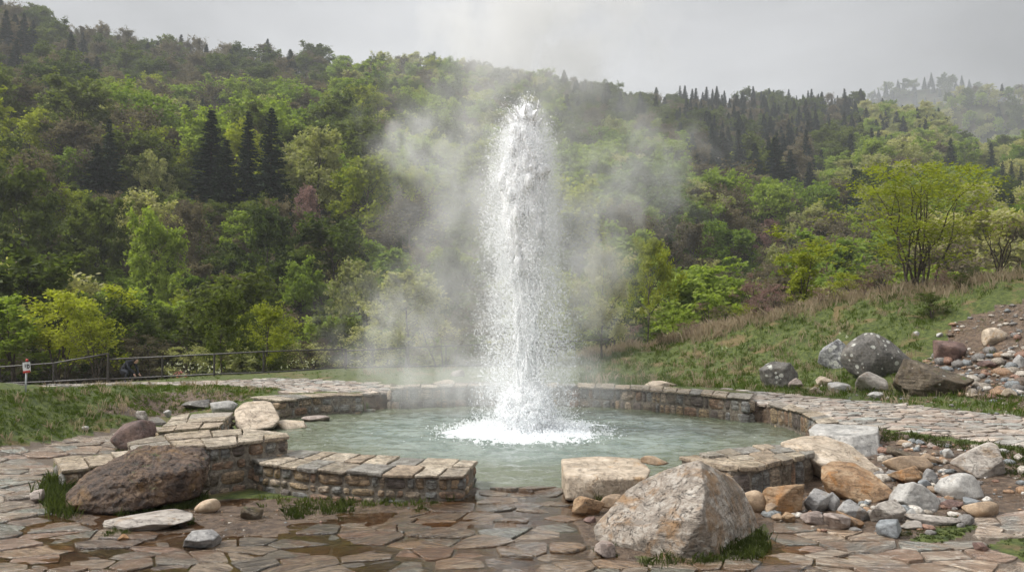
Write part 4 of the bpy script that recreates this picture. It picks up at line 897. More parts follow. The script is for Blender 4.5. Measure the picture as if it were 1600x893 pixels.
for k in range(170):
    d_b = rb.normal(size=3); d_b[2] = abs(d_b[2]); d_b /= np.linalg.norm(d_b); s_ = rb.uniform(.02, .085)
    W_ = vb * (1 + .4 * perlin(vb * 2 + rb.rand(3) * 60))[:, None] * s_; mb.add(W_ + d_b * (.50, .50, .68) * rb.uniform(.85, 1.12) + (0, 0, .24), fb)
mb.build('splash_dome', M['froth'], root, smooth=True)
# droplets: blobs with sizes; all are one uncountable spray
def drops(mb, P, s, r, sub=0):
    s = s * .93
    if sub == 0: v = np.array([(1, 0, 0), (-1, 0, 0), (0, 1, 0), (0, -1, 0), (0, 0, 1.25), (0, 0, -1.25)], float); f = np.array([(0, 2, 4), (2, 1, 4), (1, 3, 4), (3, 0, 4), (2, 0, 5), (1, 2, 5), (3, 1, 5), (0, 3, 5)])
    else: v, f = ico(sub)
    n = len(P); W = v[None] * s[:, None, None] * r.uniform(.7, 1.3, (n, 1, 3)) + P[:, None]
    FF = (f[None] + (np.arange(n) * len(v))[:, None, None]).reshape(-1, 3); mb.add(W.reshape(-1, 3), FF)
r = np.random.RandomState(99); mb = MB()
def ballistic(n_streams, per, jit, s0, s1, fall_only=False, vmax=.55):
    """drops along rising and falling trajectories thrown from the vent"""
    g_ = 9.8; q_ = r.rand(n_streams); vr = vmax * q_ ** .42; a = r.uniform(0, 6.283, n_streams)
    h = 6.72 - 1.35 * (vr / vmax) ** 1.7 * r.uniform(.35, 1.35, n_streams) - r.exponential(.28, n_streams) + (r.rand(n_streams) < .12) * .3 - (r.rand(n_streams) < .25) * r.uniform(0, 1.8, n_streams)
    tu = np.sqrt(2 * h / g_); m = np.maximum(3, (per * r.uniform(.3, 1.7, n_streams)).astype(int)); S = np.repeat(np.arange(n_streams), m); N_ = len(S)
    lo = np.where(r.rand(n_streams) < .4, .45, .8) if not fall_only else np.full(n_streams, 1.0)
    t = tu[S] * (lo[S] + (2.0 - lo[S]) * r.rand(N_)); t = t + np.sin(t * 9 + S) * .03
    rad = vr[S] * np.maximum(t - .25 * tu[S], 0) ** .92 * 1.12; z = h[S] - g_ / 2 * (t - tu[S]) ** 2
    P = np.stack([np.cos(a[S]) * rad, np.sin(a[S]) * rad, z], 1) + r.normal(0, 1, (N_, 3)) * (jit * (.3 + .7 * t / tu[S]))[:, None]
    P[:, 0] += np.interp(P[:, 2], HZ, HX); P = P[(P[:, 2] > .02)]; P = P[fbm(P * (2.6, 2.6, 1.1) + 4, 3) + r.uniform(-.3, .3, len(P)) > -.10]
    drops(mb, P, s0 * (s1 / s0) ** (r.rand(len(P)) ** 2.5), r)
ballistic(1500, 52, .05, .005, .017)
ballistic(1300, 64, .085, .004, .013, True, .62)
ballistic(260, 60, .022, .009, .024, False, .40)
ballistic(1000, 34, .055, .006, .019, False, .26)
ballistic(900, 40, .05, .004, .012, False, .42)      # head of the jet
# crown of the splash dome
n = 3500; d_s = r.normal(size=(n, 3)); d_s[:, 2] = np.abs(d_s[:, 2]); d_s /= np.linalg.norm(d_s, axis=1)[:, None]
P = d_s * (.44, .44, .60) * r.uniform(.95, 1.5, n)[:, None] ** 1.0 + (0, 0, .25); k_ = fbm(P * 7, 2) > -.1; P = P[k_]; drops(mb, P, r.uniform(.008, .028, len(P)), r)
# skirt of broken water
n = 14000; a = r.uniform(0, 6.283, n); rad = np.abs(r.normal(.95, .42, n)); P = np.stack([np.cos(a) * rad, np.sin(a) * rad, r.exponential(.045, n) * np.exp(-(rad - .8) ** 2)], 1); P = P[fbm(P * 4, 2) > -.15]; drops(mb, P, r.uniform(.008, .026, len(P)), r)
# streaks thrown from the top and sides
for k in range(150):
    z0 = r.uniform(2.5, 6.3) if k > 22 else 6.25; a = r.uniform(0, 6.283); rr0 = np.interp(z0, HZ, HR) * r.uniform(.6, 1.1); vx = r.uniform(.15, .9) * (.35 if k < 22 else 1); vz = r.uniform(.5, 2.2) if k < 22 else r.uniform(-.6, 1.2)
    t_ = np.linspace(0, r.uniform(.12, .35), 9); Pp = np.stack([np.cos(a) * (rr0 + vx * t_), np.sin(a) * (rr0 + vx * t_), z0 + vz * t_ - 4 * t_ * t_], 1)
    tube(mb, Pp, np.linspace(.016, .004, 9), 4); drops(mb, Pp[-1:] + r.normal(0, .02, (3, 3)), r.uniform(.012, .028, 3), r)
sp = mb.build('spray', M['drop'], root); tag(sp, kind='stuff')

# ------------------------------------------------------------------ vegetation generators
def grow(r, height_, spread, n_limbs, low=.28, lean=.0, sub=(5, 4), trunk_r=.02, stems=1, up=.55, droop=0.0, crown='round'):
    """trunk and limbs as tubes, returns twig end points"""
    mb = MB(); tips = []; H = height_
    for s_ in range(stems):
        a0 = r.uniform(0, 6.28); ln = (r.uniform(.15, .55) if stems > 1 else lean); hh = H * (r.uniform(.75, 1.0) if stems > 1 else 1.0)
        n = 10; t = np.linspace(0, 1, n); wob = np.cumsum(r.normal(0, .018 * H, (n, 2)), 0) * (t[:, None] ** .5)
        base = r.normal(0, .05 * spread, 2) if stems > 1 else np.zeros(2)
        P = np.stack([base[0] + math.cos(a0) * ln * spread * t ** 1.3 + wob[:, 0], base[1] + math.sin(a0) * ln * spread * t ** 1.3 + wob[:, 1], t * hh * .93], 1)
        tr = H * trunk_r * (1 if stems == 1 else .55); tube(mb, P, tr * (1 - t) ** .7 + tr * .06, 6)
        nl = n_limbs if stems == 1 else max(3, n_limbs // stems + 1)
        for k in range(nl):
            u = low + (1 - low) * ((k + r.rand()) / nl) ** .9; u = min(u, .97); j = u * (n - 1); j0 = int(j); p0 = P[j0] + (P[min(j0 + 1, n - 1)] - P[j0]) * (j - j0)
            v = (u - low) / (1 - low)
            if crown == 'round': env = spread * math.sqrt(max(.06, 1 - (2 * v * .85 - .6) ** 2)) 
            elif crown == 'cone': env = spread * (1.05 - v) 
            else: env = spread * (.45 + .55 * v)
            env *= r.uniform(.75, 1.1) * (1 if stems == 1 else .62); a = k * 2.4 + r.normal(0, .5) + (a0 if stems > 1 else 0)
            el = up + r.normal(0, .15) + .5 * v * v; dirv = np.array([math.cos(a) * math.cos(el), math.sin(a) * math.cos(el), math.sin(el)])
            m = 7; tt_ = np.linspace(0, 1, m); L_ = env * 1.05
            Q = p0 + dirv[None] * (L_ * tt_)[:, None]; Q[:, 2] += (-droop * L_ * tt_ ** 2); Q += np.cumsum(r.normal(0, .035 * L_, (m, 3)), 0) * (tt_[:, None] > 0)
            lr = tr * .45 * (1 - u * .6); tube(mb, Q, lr * (1 - tt_) ** .8 + lr * .12, 4, cap=False)
            for k2 in range(sub[0]):
                w_ = r.uniform(.25, 1); j = w_ * (m - 1); j0 = min(int(j), m - 2); q0 = Q[j0] + (Q[j0 + 1] - Q[j0]) * (j - j0)
                d2 = dirv + r.normal(0, .65, 3) + (0, 0, .15); d2 /= np.linalg.norm(d2); L2 = L_ * r.uniform(.25, .5) * (1.25 - w_ * .6)
                S = q0 + d2[None] * (L2 * np.linspace(0, 1, 4))[:, None] + np.cumsum(r.normal(0, .03 * L2, (4, 3)), 0)
                tube(mb, S, np.linspace(lr * .3, lr * .08, 4), 3, cap=False); tips.append(S[1:])
                for k3 in range(sub[1]):
                    s0 = S[r.randint(1, 4)]; d3 = d2 + r.normal(0, .8, 3); d3 /= np.linalg.norm(d3); L3 = L2 * r.uniform(.3, .7); S3 = s0 + d3[None] * (L3 * np.linspace(0, 1, 3))[:, None]
                    tube(mb, S3, np.linspace(lr * .12, lr * .04, 3), 3, cap=False); tips.append(S3[1:])
    return mb, np.concatenate(tips)
def crown_leaves(r, tips, n, size, clump, H):
    P = tips[r.randint(0, len(tips), n)] + r.normal(0, clump, (n, 3)) * (1, 1, .6)
    shade = np.clip(.45 + .45 * fbm(P / (H * .10) + r.rand(3) * 9, 2) + r.normal(0, .14, n), 0, 1)
    mb = MB(); leaves(mb, P, size * r.uniform(.6, 1.3, n), shade, r); return mb
def make_tree_meshes(seed, leaf, H=10, spread=3.6, n_leaf=5200, size=.20, bark='bark', **kw):
    r = np.random.RandomState(seed); a = dict(n_limbs=22, sub=(5, 4), trunk_r=.014, low=.13); clump = kw.pop('clump', .05) * H; a.update(kw); tm, tips = grow(r, H, spread, **a)
    cm = crown_leaves(r, tips, n_leaf, size, clump * .5, H)
    return tm.mesh('trunk', M[bark]), cm.mesh('crown', L[leaf]), H
def spruce_meshes(seed, leaf, H=18, spread=3.2, tiers=42, per=15):
    r = np.random.RandomState(seed); tm = MB(); t = np.linspace(0, 1, 8)
    tube(tm, np.stack([0 * t, 0 * t, t * H], 1), H * .012 * (1 - t) + .02, 6); cm = MB(); PP = []; UU = []; WW = []; SS = []
    for k in range(tiers):
        v = (k + .5) / tiers; z = H * (.06 + .93 * v); env = spread * (1 - v) ** .85 * r.uniform(.78, 1.12) + .12; m = max(4, int(per * (1 - v * .5)))
        for b in range(m):
            a = r.uniform(0, 6.28); L_ = env * r.uniform(.7, 1.1); dz = -.28 * L_ * (1 - v * 1.5) ; s = int(max(5, L_ * 6)); tt_ = np.linspace(.12, 1, s); dr = np.array([math.cos(a), math.sin(a), 0])
            zc = z + dz * tt_ ** 1.4 + .12 * L_ * np.maximum(0, tt_ - .75) * 2; pos = dr[None] * (L_ * tt_)[:, None] + np.stack([0 * zc, 0 * zc, zc], 1)
            for side in (-1, 0, 1):
                ax = dr + side * .75 * np.array([-dr[1], dr[0], 0]) + (0, 0, -.25 - .15 * abs(side)); ax = ax / np.linalg.norm(ax)
                PP.append(pos + r.normal(0, .04, pos.shape)); UU.append(np.repeat(ax[None], s, 0) + r.normal(0, .18, (s, 3))); SS.append((.34 + .26 * (1 - tt_)) * (.55 + .5 * (1 - v)) * r.uniform(.7, 1.2, s))
    P = np.concatenate(PP); U = np.concatenate(UU); S = np.concatenate(SS); n = len(P); U /= np.linalg.norm(U, axis=1)[:, None]
    W_ = np.cross(U, r.normal(0, 1, (n, 3)) * .35 + (0, 0, 1)); W_ /= np.linalg.norm(W_, axis=1)[:, None]; U *= (S * 1.25)[:, None]; W_ *= (S * .5)[:, None]
    V_ = np.stack([P - U * .4, P + W_, P + U, P - W_], 1).reshape(-1, 3); cm.add(V_, np.arange(n * 4).reshape(-1, 4), np.repeat(r.rand(n), 4))
    return tm.mesh('trunk', M['bark']), cm.mesh('crown', L[leaf]), H
PROTO = {}
def P_(key, i, *a, **k): PROTO.setdefault(key, []).append(make_tree_meshes(i, *a, **k))
for s in range(3): P_('yellow green', 100 + s, 'yellow green', H=10, spread=4.3 + .4 * s, n_leaf=7000)
for s in range(3): P_('fresh green', 110 + s, 'fresh green', H=10, spread=4.4 + .3 * s, n_leaf=8000, size=.22)
for s in range(4): P_('deep green', 120 + s, 'deep green', H=10, spread=4.6 + .3 * s, n_leaf=9500, size=.22)
for s in range(2): P_('pale green', 130 + s, 'pale green', H=10, spread=4.2 + .3 * s, n_leaf=6500)
for s in range(3): P_('olive brown', 140 + s, 'olive brown', H=10, spread=4.2 + .3 * s, n_leaf=5200, size=.18, bark='bark_grey', sub=(6, 5), up=.8)
for s in range(2): P_('rusty', 150 + s, 'rusty', H=10, spread=3.8, n_leaf=4200, size=.16, bark='bark_grey', sub=(6, 5), up=.8)
PROTO['spruce'] = [spruce_meshes(160 + s, 'spruce', spread=3.0 + .4 * s) for s in range(3)]
PROTO['bluish spruce'] = [spruce_meshes(170 + s, 'bluish spruce', spread=2.6 + .3 * s, tiers=38, per=14) for s in range(2)]
KIND = {'spruce': 'spruce_tree', 'bluish spruce': 'spruce_tree', 'olive brown': 'budding_tree', 'rusty': 'budding_tree'}
def place_tree(key, var, loc, s, rz, label=None, group=None, meshes=None, name=None, cat='tree', sx=1.0):
    tm, cm, H = meshes or PROTO[key][var % len(PROTO[key])]
    o = empty(name or KIND.get(key, 'broadleaf_tree'), loc, rz, label=label, cat=cat, group=group); o.scale = (s * sx, s * sx, s)
    for nm, me in (('trunk', tm), ('crown', cm)):
        c = bpy.data.objects.new(nm, me); COL.objects.link(c); c.parent = o
    return o
hits = {}
named = []   # (px, half width px, top py, base py, distance)
def tree_px(key, px, top, base, wpx, label, seed, Y=None, meshes=None, name=None, cat='tree', group=None):
    wpx = wpx * (1.4 if 'spruce' in key else 1.15)
    r = np.random.RandomState(seed)
    if Y is None: g = hit(px, base, d0=30)
    else:
        q_ = A(px, base, Y); g = np.array([q_[0], q_[1], height(q_[0], q_[1])[0]])
    gx_, gy_, dep = proj(g); H_ = (gy_[0] - top) * dep[0] / F; tm, cm, H0 = meshes or PROTO[key][seed % len(PROTO[key])]
    s = H_ / H0; W0 = max(v.co.x for v in cm.vertices) * 2 * s; sx = np.clip((wpx * dep[0] / F) / W0, .45, 2.2)
    named.append((px, wpx / 2, top, base, g[1]))
    return place_tree(key, seed, g, s, r.uniform(0, 6.28), label, group, meshes, name, cat, sx)
# landmark spruces
SG = 'dark spruces standing out on the hillside'
for q_ in [('spruce', 168, 183, 345, 62, 'dark spruce, right one of the pair on the left hillside', 1), ('spruce', 150, 222, 350, 66, 'dark spruce, lower left one of the pair on the left hillside', 2),
           ('spruce', 328, 168, 372, 84, 'dark spruce at the left of the tall spruce clump', 3), ('spruce', 386, 170, 368, 66, 'dark slim spruce in the middle of the tall spruce clump', 4), ('spruce', 422, 164, 385, 74, 'tallest dark spruce at the right of the spruce clump', 5),
           ('spruce', 352, 215, 385, 66, 'shorter dark spruce low in the spruce clump', 6), ('spruce', 292, 156, 215, 30, 'small dark spruce above the tall spruce clump', 7), ('spruce', 316, 152, 220, 22, 'slim small spruce just above the tall spruce clump', 8),
           ('spruce', 8, 14, 110, 34, 'tall spruce on the top left skyline, leftmost', 9), ('spruce', 36, 18, 112, 36, 'tall spruce on the top left skyline, right of the leftmost', 10), ('spruce', 50, 30, 112, 26, 'shorter spruce ending the top left skyline clump', 11), ('spruce', 24, 60, 140, 36, 'spruce below the top left skyline clump', 12),
           ('spruce', 970, 142, 200, 26, 'dark spruce on the ridge just right of the steam plume', 13), ('spruce', 1001, 143, 205, 24, 'second dark spruce on the ridge right of the steam plume', 14),
           ('bluish spruce', 1130, 205, 300, 40, 'dark spruce at the left of the right hillside clump', 15), ('bluish spruce', 1180, 222, 305, 34, 'spruce in the middle of the right hillside clump', 16), ('bluish spruce', 1212, 212, 315, 44, 'broad dark spruce of the right hillside clump', 17),
           ('bluish spruce', 1155, 200, 290, 30, 'slim spruce behind the right hillside clump', 18), ('bluish spruce', 1236, 232, 318, 34, 'dark spruce right of the broad clump spruce', 19), ('bluish spruce', 1266, 252, 322, 30, 'short dark spruce right of the hillside clump', 20), ('spruce', 1284, 232, 290, 24, 'lone small spruce among pale trees on the right slope', 21),
           ('spruce', 1487, 214, 300, 34, 'lone tall spruce beside the big budding bush crown', 22), ('spruce', 1412, 180, 228, 20, 'small spruce on the right crest', 23), ('spruce', 1568, 250, 320, 20, 'spruce at the far right slope, left of three', 24), ('spruce', 1582, 250, 322, 20, 'spruce at the far right slope, middle of three', 25), ('spruce', 1597, 258, 325, 20, 'spruce at the far right slope, right of three', 26)]:
    tree_px(*q_, group=SG)
TG = 'broadleaf trees standing out on the lower hillside'
for q_ in [('fresh green', 243, 358, 540, 100, 'bright emerald tree low on the left hillside', 31), ('deep green', 150, 320, 480, 130, 'wide dark green tree above the left shrubs', 32), ('fresh green', 474, 418, 545, 92, 'bright green tree above the middle of the railing', 33),
           ('yellow green', 575, 250, 400, 130, 'large glowing yellow green tree left of the steam', 34), ('yellow green', 640, 275, 400, 90, 'yellow green tree next to the steam plume', 35), ('rusty', 482, 295, 400, 64, 'pinkish brown budding tree right of the spruce clump', 36),
           ('deep green', 420, 340, 500, 110, 'dark green tree under the spruce clump', 37), ('deep green', 345, 470, 590, 90, 'dense dark green tree behind the railing', 38), ('olive brown', 285, 330, 470, 90, 'grey brown budding tree between emerald tree and spruces', 39),
           ('olive brown', 40, 250, 400, 130, 'brownish spreading tree at the left edge', 40), ('deep green', 30, 285, 480, 140, 'tall olive green tree at the lower left edge', 41), ('yellow green', 40, 180, 280, 110, 'broad mossy green tree at the upper left edge', 42),
           ('fresh green', 1140, 362, 470, 90, 'bright spreading green tree on the right hillside', 43), ('olive brown', 640, 320, 440, 120, 'bare grey tree beside the steam plume', 44), ('pale green', 560, 420, 560, 110, 'pale budding tree behind the far railing', 45), ('pale green', 640, 430, 575, 110, 'pale hazy tree at the left of the steam', 46),
           ('pale green', 940, 400, 560, 120, 'pale tree half hidden in steam right of the geyser', 47), ('deep green', 700, 400, 560, 120, 'dull green tree seen through steam', 48), ('yellow green', 840, 420, 570, 140, 'green tree right behind the geyser spray', 49),
           ('fresh green', 390, 345, 440, 90, 'leafy green tree in front of the spruce clump', 50), ('rusty', 1200, 345, 420, 60, 'rusty budding tree on the right hillside', 51), ('olive brown', 1080, 360, 480, 90, 'thin grey brown tree right of the yellow tree', 52), ('pale green', 240, 245, 350, 80, 'pale yellow tree right of the spruce pair', 53)]:
    tree_px(*q_, group=TG)
# near trees and shrubs with finer foliage
NG = 'shrubs and small trees round the spring'
def near(kind, px, top, base, wpx, Y, label, seed, leaf, n_leaf, size, name='shrub', cat='shrub', H=3.0, **kw):
    me = make_tree_meshes(seed, leaf, H=H, spread=H * .5, n_leaf=n_leaf, size=size, **kw)
    tree_px(kind, px, top, base, wpx, label, seed, Y, me, name, cat, NG)
near('n', 25, 455, 600, 150, 33, 'leafy green shrub behind the railing at the left edge', 301, 'fresh green', 6000, .055, stems=5, n_limbs=20, low=.15, clump=.05)
near('n', 92, 440, 600, 130, 33, 'yellow green multi stemmed shrub behind the warning sign', 302, 'yellow green', 5000, .045, stems=6, n_limbs=24, low=.2, clump=.05)
near('n', 150, 470, 600, 100, 32, 'thin stemmed yellowish shrub left of the tall railing post', 303, 'yellow green', 2600, .045, stems=5, n_limbs=20, low=.2, clump=.05)
near('n', 225, 520, 600, 100, 34, 'sparse twiggy shrub behind the crouching person', 304, 'olive brown', 1800, .04, stems=6, n_limbs=22, low=.1)
near('n', 412, 488, 588, 118, 36, 'bright yellow green small tree behind the railing', 305, 'yellow green', 6500, .05, name='small_tree', cat='tree', n_limbs=20, low=.2, clump=.055, spread_=None) if False else near('n', 412, 488, 588, 118, 36, 'bright yellow green small tree behind the railing', 305, 'yellow green', 6500, .05, 'small_tree', 'tree', n_limbs=20, low=.2, clump=.055)
near('n', 300, 530, 600, 90, 36, 'low tangled shrub with pale buds behind the railing', 306, 'pale green', 2400, .035, stems=6, n_limbs=22, low=.1)
near('n', 480, 530, 585, 80, 37, 'low pale shrub behind the middle railing', 307, 'pale green', 2200, .035, stems=6, n_limbs=22, low=.1)
near('n', 590, 500, 580, 110, 38, 'pale spring shrub behind the far railing', 308, 'pale green', 3000, .04, stems=5, n_limbs=22, low=.1)
near('n', 690, 490, 578, 110, 38, 'hazy twiggy shrub left of the geyser spray', 309, 'olive brown', 2400, .04, stems=5, n_limbs=22, low=.1)
near('n', 1012, 384, 552, 118, 36, 'glowing yellow small tree right of the geyser', 310, 'yellow green', 7000, .05, 'small_tree', 'tree', n_limbs=22, low=.22, clump=.05)
near('n', 1055, 482, 540, 80, 33, 'pale fresh green shrub beside the yellow tree', 311, 'fresh green', 2600, .045, stems=5, n_limbs=18, low=.1)
near('n', 955, 470, 555, 60, 35, 'thin green shrub at the steam edge left of the yellow tree', 312, 'pale green', 2000, .045, stems=4, n_limbs=18, low=.1)
near('n', 1255, 386, 492, 74, 34, 'bright lime green shrub behind the bank crest', 313, 'yellow green', 6000, .045, stems=7, n_limbs=26, low=.1, up=1.0, crown='vase')
near('n', 1180, 425, 505, 60, 34, 'yellowish and rusty shrub on the bank crest', 314, 'rusty', 2600, .04, stems=5, n_limbs=20, low=.1)
near('n', 1215, 440, 500, 60, 33, 'rust brown shrub left of the lime green shrub', 315, 'rusty', 1800, .04, stems=6, n_limbs=20, low=.1)
near('n', 1105, 470, 530, 60, 33, 'reddish bare twiggy shrub on the bank', 316, 'rusty', 900, .03, stems=7, n_limbs=20, low=.1)
near('n', 1330, 425, 482, 80, 31, 'low yellow leafed shrub under the big budding bush', 317, 'yellow green', 2400, .05, stems=5, n_limbs=20, low=.1)
near('n', 1428, 247, 462, 275, 28.5, 'big open budding bush with many dark stems on the bank crest', 318, 'yellow green', 11000, .032, 'large_bush', 'bush', H=4.5, stems=11, n_limbs=80, low=.12, up=.6, crown='round', sub=(6, 4), trunk_r=.009, clump=.04)
near('n', 1562, 330, 448, 90, 27, 'nearly bare twiggy shrub at the right edge of the crest', 319, 'rusty', 260, .03, stems=7, n_limbs=26, low=.3, up=.9)
near('n', 617, 598, 632, 32, 20.4, 'dark little bush at the end of the far wall', 320, 'olive brown', 1500, .05, stems=7, n_limbs=24, low=.1)
near('n', 1455, 455, 505, 60, 24.5, 'dark green weedy shrub above the bare soil', 321, 'deep green', 2600, .05, stems=6, n_limbs=22, low=.05)
near('n', 1500, 425, 470, 60, 26, 'low dark shrub at the crest above the scree', 322, 'deep green', 2200, .05, stems=6, n_limbs=22, low=.05)
near('n', 1380, 410, 470, 70, 28, 'small reddish twiggy shrub in front of the big bush', 323, 'rusty', 1100, .03, stems=6, n_limbs=22, low=.1)

bank_lab = 0
for i_, (px, bs, hh, wpx, Y, key_) in enumerate([(985, 545, 40, 46, 33, 'rusty'), (1032, 548, 30, 50, 32, 'olive brown'), (1075, 535, 34, 44, 31.5, 'rusty'), (1135, 522, 46, 50, 31, 'olive brown'), (1158, 512, 36, 40, 30.5, 'yellow green'), (1190, 500, 40, 48, 30, 'rusty'),
        (1232, 492, 36, 40, 29.5, 'olive brown'), (1282, 482, 34, 50, 29, 'rusty'), (1305, 478, 40, 44, 28.8, 'yellow green'), (1350, 470, 34, 46, 28.4, 'rusty'), (1475, 456, 40, 50, 27, 'rusty'), (1520, 450, 36, 44, 26.6, 'deep green'), (1585, 440, 40, 50, 26, 'olive brown')]):
    cn = {'rusty': 'rust brown', 'olive brown': 'grey brown', 'yellow green': 'yellow leafed', 'deep green': 'dark green'}[key_]
    me_ = make_tree_meshes(400 + i_, key_, H=1.5, spread=1.0, n_leaf=900, size=.028, stems=7, n_limbs=22, low=.1, sub=(4, 2), trunk_r=.009)
    tree_px('n', px, bs - hh, bs, wpx, f"low {cn} twiggy shrub on the right bank crest, {['first', 'second', 'third', 'fourth', 'fifth', 'sixth', 'seventh', 'eighth', 'ninth', 'tenth', 'eleventh', 'twelfth', 'thirteenth'][i_]} from left", 400 + i_, Y, me_, 'low_shrub', 'shrub', 'low shrubs along the bank crest')
# hillside forest: scattered over the slopes, largest in view as individuals, the far rest as one woodland
r = np.random.RandomState(2024); cand = []
def zone_species(px, py, rr_):
    u = rr_.rand()
    if px > 1060 and px < 1340 and py < 235: return 'bluish spruce' if u < .72 else ('deep green' if u < .86 else 'olive brown')
    if px >= 1340 and px < 1480 and py < 215: return 'spruce' if u < .35 else ('pale green' if u < .7 else 'fresh green')
    if 880 < px <= 1060 and py < 190: return 'spruce' if u < .38 else ('deep green' if u < .8 else 'olive brown')
    if py < 120 and px < 520: return 'spruce' if u < .10 else ('olive brown' if u < .6 else 'deep green')
    if 960 < px < 1320 and 260 < py < 430: return 'olive brown' if u < .58 else ('rusty' if u < .61 else ('fresh green' if u < .85 else 'pale green'))
    if px >= 1180: return 'pale green' if u < .30 else ('fresh green' if u < .55 else ('olive brown' if u < .75 else ('deep green' if u < .93 else 'bluish spruce')))
    if py < 220: return 'olive brown' if u < .30 else ('deep green' if u < .55 else ('fresh green' if u < .78 else ('pale green' if u < .9 else 'yellow green')))
    if px < 480: return 'deep green' if u < .45 else ('olive brown' if u < .72 else ('fresh green' if u < .86 else ('yellow green' if u < .97 else 'pale green')))
    return 'yellow green' if u < .22 else ('fresh green' if u < .46 else ('deep green' if u < .68 else ('olive brown' if u < .88 else 'pale green')))
pts = []
for d0, d1, sp_ in [(47, 80, 4.6), (80, 130, 5.0), (130, 230, 5.8), (230, 560, 7.2), (650, 920, 8.5), (1120, 1520, 12)]:
    A_ = 1.30 * .5 * (d1 * d1 - d0 * d0); n = int(A_ / (sp_ * sp_) * 2.2); az = r.uniform(-.68, .68, n); d = np.sqrt(r.uniform(d0 * d0, d1 * d1, n)); Q = np.stack([np.sin(az) * d, np.cos(az) * d], 1)
    if d0 > 600: Q = Q[az[:] > (.30 if d0 > 1000 else .42)]
    cell = {}; 
    for x, y in Q:
        k = (int(x // sp_), int(y // sp_)); ok = True
        for a in (-1, 0, 1):
            for b in (-1, 0, 1):
                for (xx, yy) in cell.get((k[0] + a, k[1] + b), ()):
                    if (x - xx) ** 2 + (y - yy) ** 2 < (sp_ * .80) ** 2: ok = False
        if ok: cell.setdefault(k, []).append((x, y)); pts.append((x, y, sp_))
pts = np.array(pts); ph = height(pts[:, 0], pts[:, 1]); e = 3.0
ppx, ppy, pdep = proj(np.column_stack([pts[:, :2], ph]))
# hide test: a point is out of sight if the terrain in front of it rises above its treetop
vis = np.ones(len(pts), bool); fr = np.linspace(.15, .97, 34)
for k in fr:
    hx_ = height(pts[:, 0] * k, pts[:, 1] * k); line = CZ + (ph + 11 - CZ) * k; vis &= ~(hx_ + np.where(np.hypot(pts[:, 0], pts[:, 1]) * k > 60, 4, 0) > line)
items = []
for (x, y, sp_), z, px, py, dep, vv in zip(pts, ph, ppx, ppy, pdep, vis):
    if not vv or not (-140 < px < 1740): continue
    far_ = sp_ > 10; H_ = (r.uniform(8, 13.5) if dep > 70 else r.uniform(5, 9.5)); 
    if far_: H_ *= 1.5
    top = py - H_ * F / dep; sp_k = zone_species(px, top, r)
    if far_: sp_k = 'bluish spruce' if r.rand() < .7 else 'deep green'
    if sp_k in ('spruce', 'bluish spruce'): H_ *= 1.25; top = py - H_ * F / dep
    if sp_k == 'olive brown': H_ *= .92
    bad = False; hw = .38 * H_ * F / dep
    if dep < 75 and (px > 880) and top < 430 - 0: H_ = max(4.0, (py - 440) * dep / F) if py > 460 else H_ * .6; top = py - H_ * F / dep
    for (nx_, nh, nt, nb, ndist) in named:
        if dep < ndist + 4 and abs(px - nx_) < nh * .75 + hw * .75 and top < nb - .38 * (nb - nt) and py > nt:
            H_ = max(0.0, (py - (nb - .38 * (nb - nt))) * dep / F); top = py - H_ * F / dep
            if H_ < 1.8: bad = True; break
    if bad: continue
    if 1395 < px and top < 0: continue
    items.append((H_ / dep, sp_k, x, y, z, H_, px, py, top, dep))
cell = {}
for _ in range(9000):
    az_ = r.uniform(-.66, .62); d_u = math.sqrt(r.uniform(46 ** 2, 108 ** 2)); x, y = math.sin(az_) * d_u, math.cos(az_) * d_u; k = (int(x // 3), int(y // 3))
    if k in cell: continue
    z = height(x, y)[0]; px, py, dep = (float(q_[0]) for q_ in proj(np.array([[x, y, z]])))
    if not (-60 < px < 1660) or (px > 900 and dep < 50) : continue
    H_ = r.uniform(2.6, 5.0) * (1 if dep > 60 else .8)
    if px > 900: H_ = min(H_ * 1.5, (py - r.uniform(400, 445)) * dep / F)
    if H_ < 1.5: continue
    top = py - H_ * F / dep
    if any(abs(px - nx_) < nh * .6 and dep < ndist and top < nb - .45 * (nb - nt) for (nx_, nh, nt, nb, ndist) in named): continue
    cell[k] = 1; u = r.rand(); items.append((H_ / dep + 9, 'ug ' + ('deep green' if u < .45 else 'olive brown' if u < .75 else 'pale green' if u < .88 else 'fresh green'), x, y, z, H_, px, py, top, dep))
items.sort(key=lambda q: -q[0])
lim = {'undergrowth_tree': 285, 'broadleaf_tree': 265, 'budding_tree': 290, 'spruce_tree': 260}; cnt = {}; indiv = []; rest = []
for it in items:
    kd = 'undergrowth_tree' if it[1][:3] == 'ug ' else KIND.get(it[1], 'broadleaf_tree')
    if kd == 'undergrowth_tree' and cnt.get(kd, 0) >= lim[kd]: it = (it[0] - 9, it[1][3:]) + it[2:]; kd = 'x'; rest.append(it); continue
    if cnt.get(kd, 0) < lim[kd] and it[9] < 640: cnt[kd] = cnt.get(kd, 0) + 1; indiv.append(it)
    else: rest.append(it)
def zone(px): return 'far left slope' if px < 200 else 'left slope' if px < 430 else 'slope left of geyser' if px < 610 else 'slope beside left steam' if px < 760 else 'slope behind geyser' if px < 900 else 'slope right of steam' if px < 1060 else 'right slope' if px < 1250 else 'slope behind big bush' if px < 1470 else 'far right slope'
def band(top): return 'skyline' if top < 130 else 'upper' if top < 200 else 'middle' if top < 290 else 'lower' if top < 390 else 'lowest'
ordn = lambda n: ['first', 'second', 'third', 'fourth', 'fifth', 'sixth', 'seventh', 'eighth', 'ninth', 'tenth', 'eleventh', 'twelfth'][n] if n < 12 else f"{n + 1}{'st' if (n + 1) % 10 == 1 and n != 10 else 'nd' if (n + 1) % 10 == 2 and n != 11 else 'rd' if (n + 1) % 10 == 3 and n != 12 else 'th'}"
cells = {}
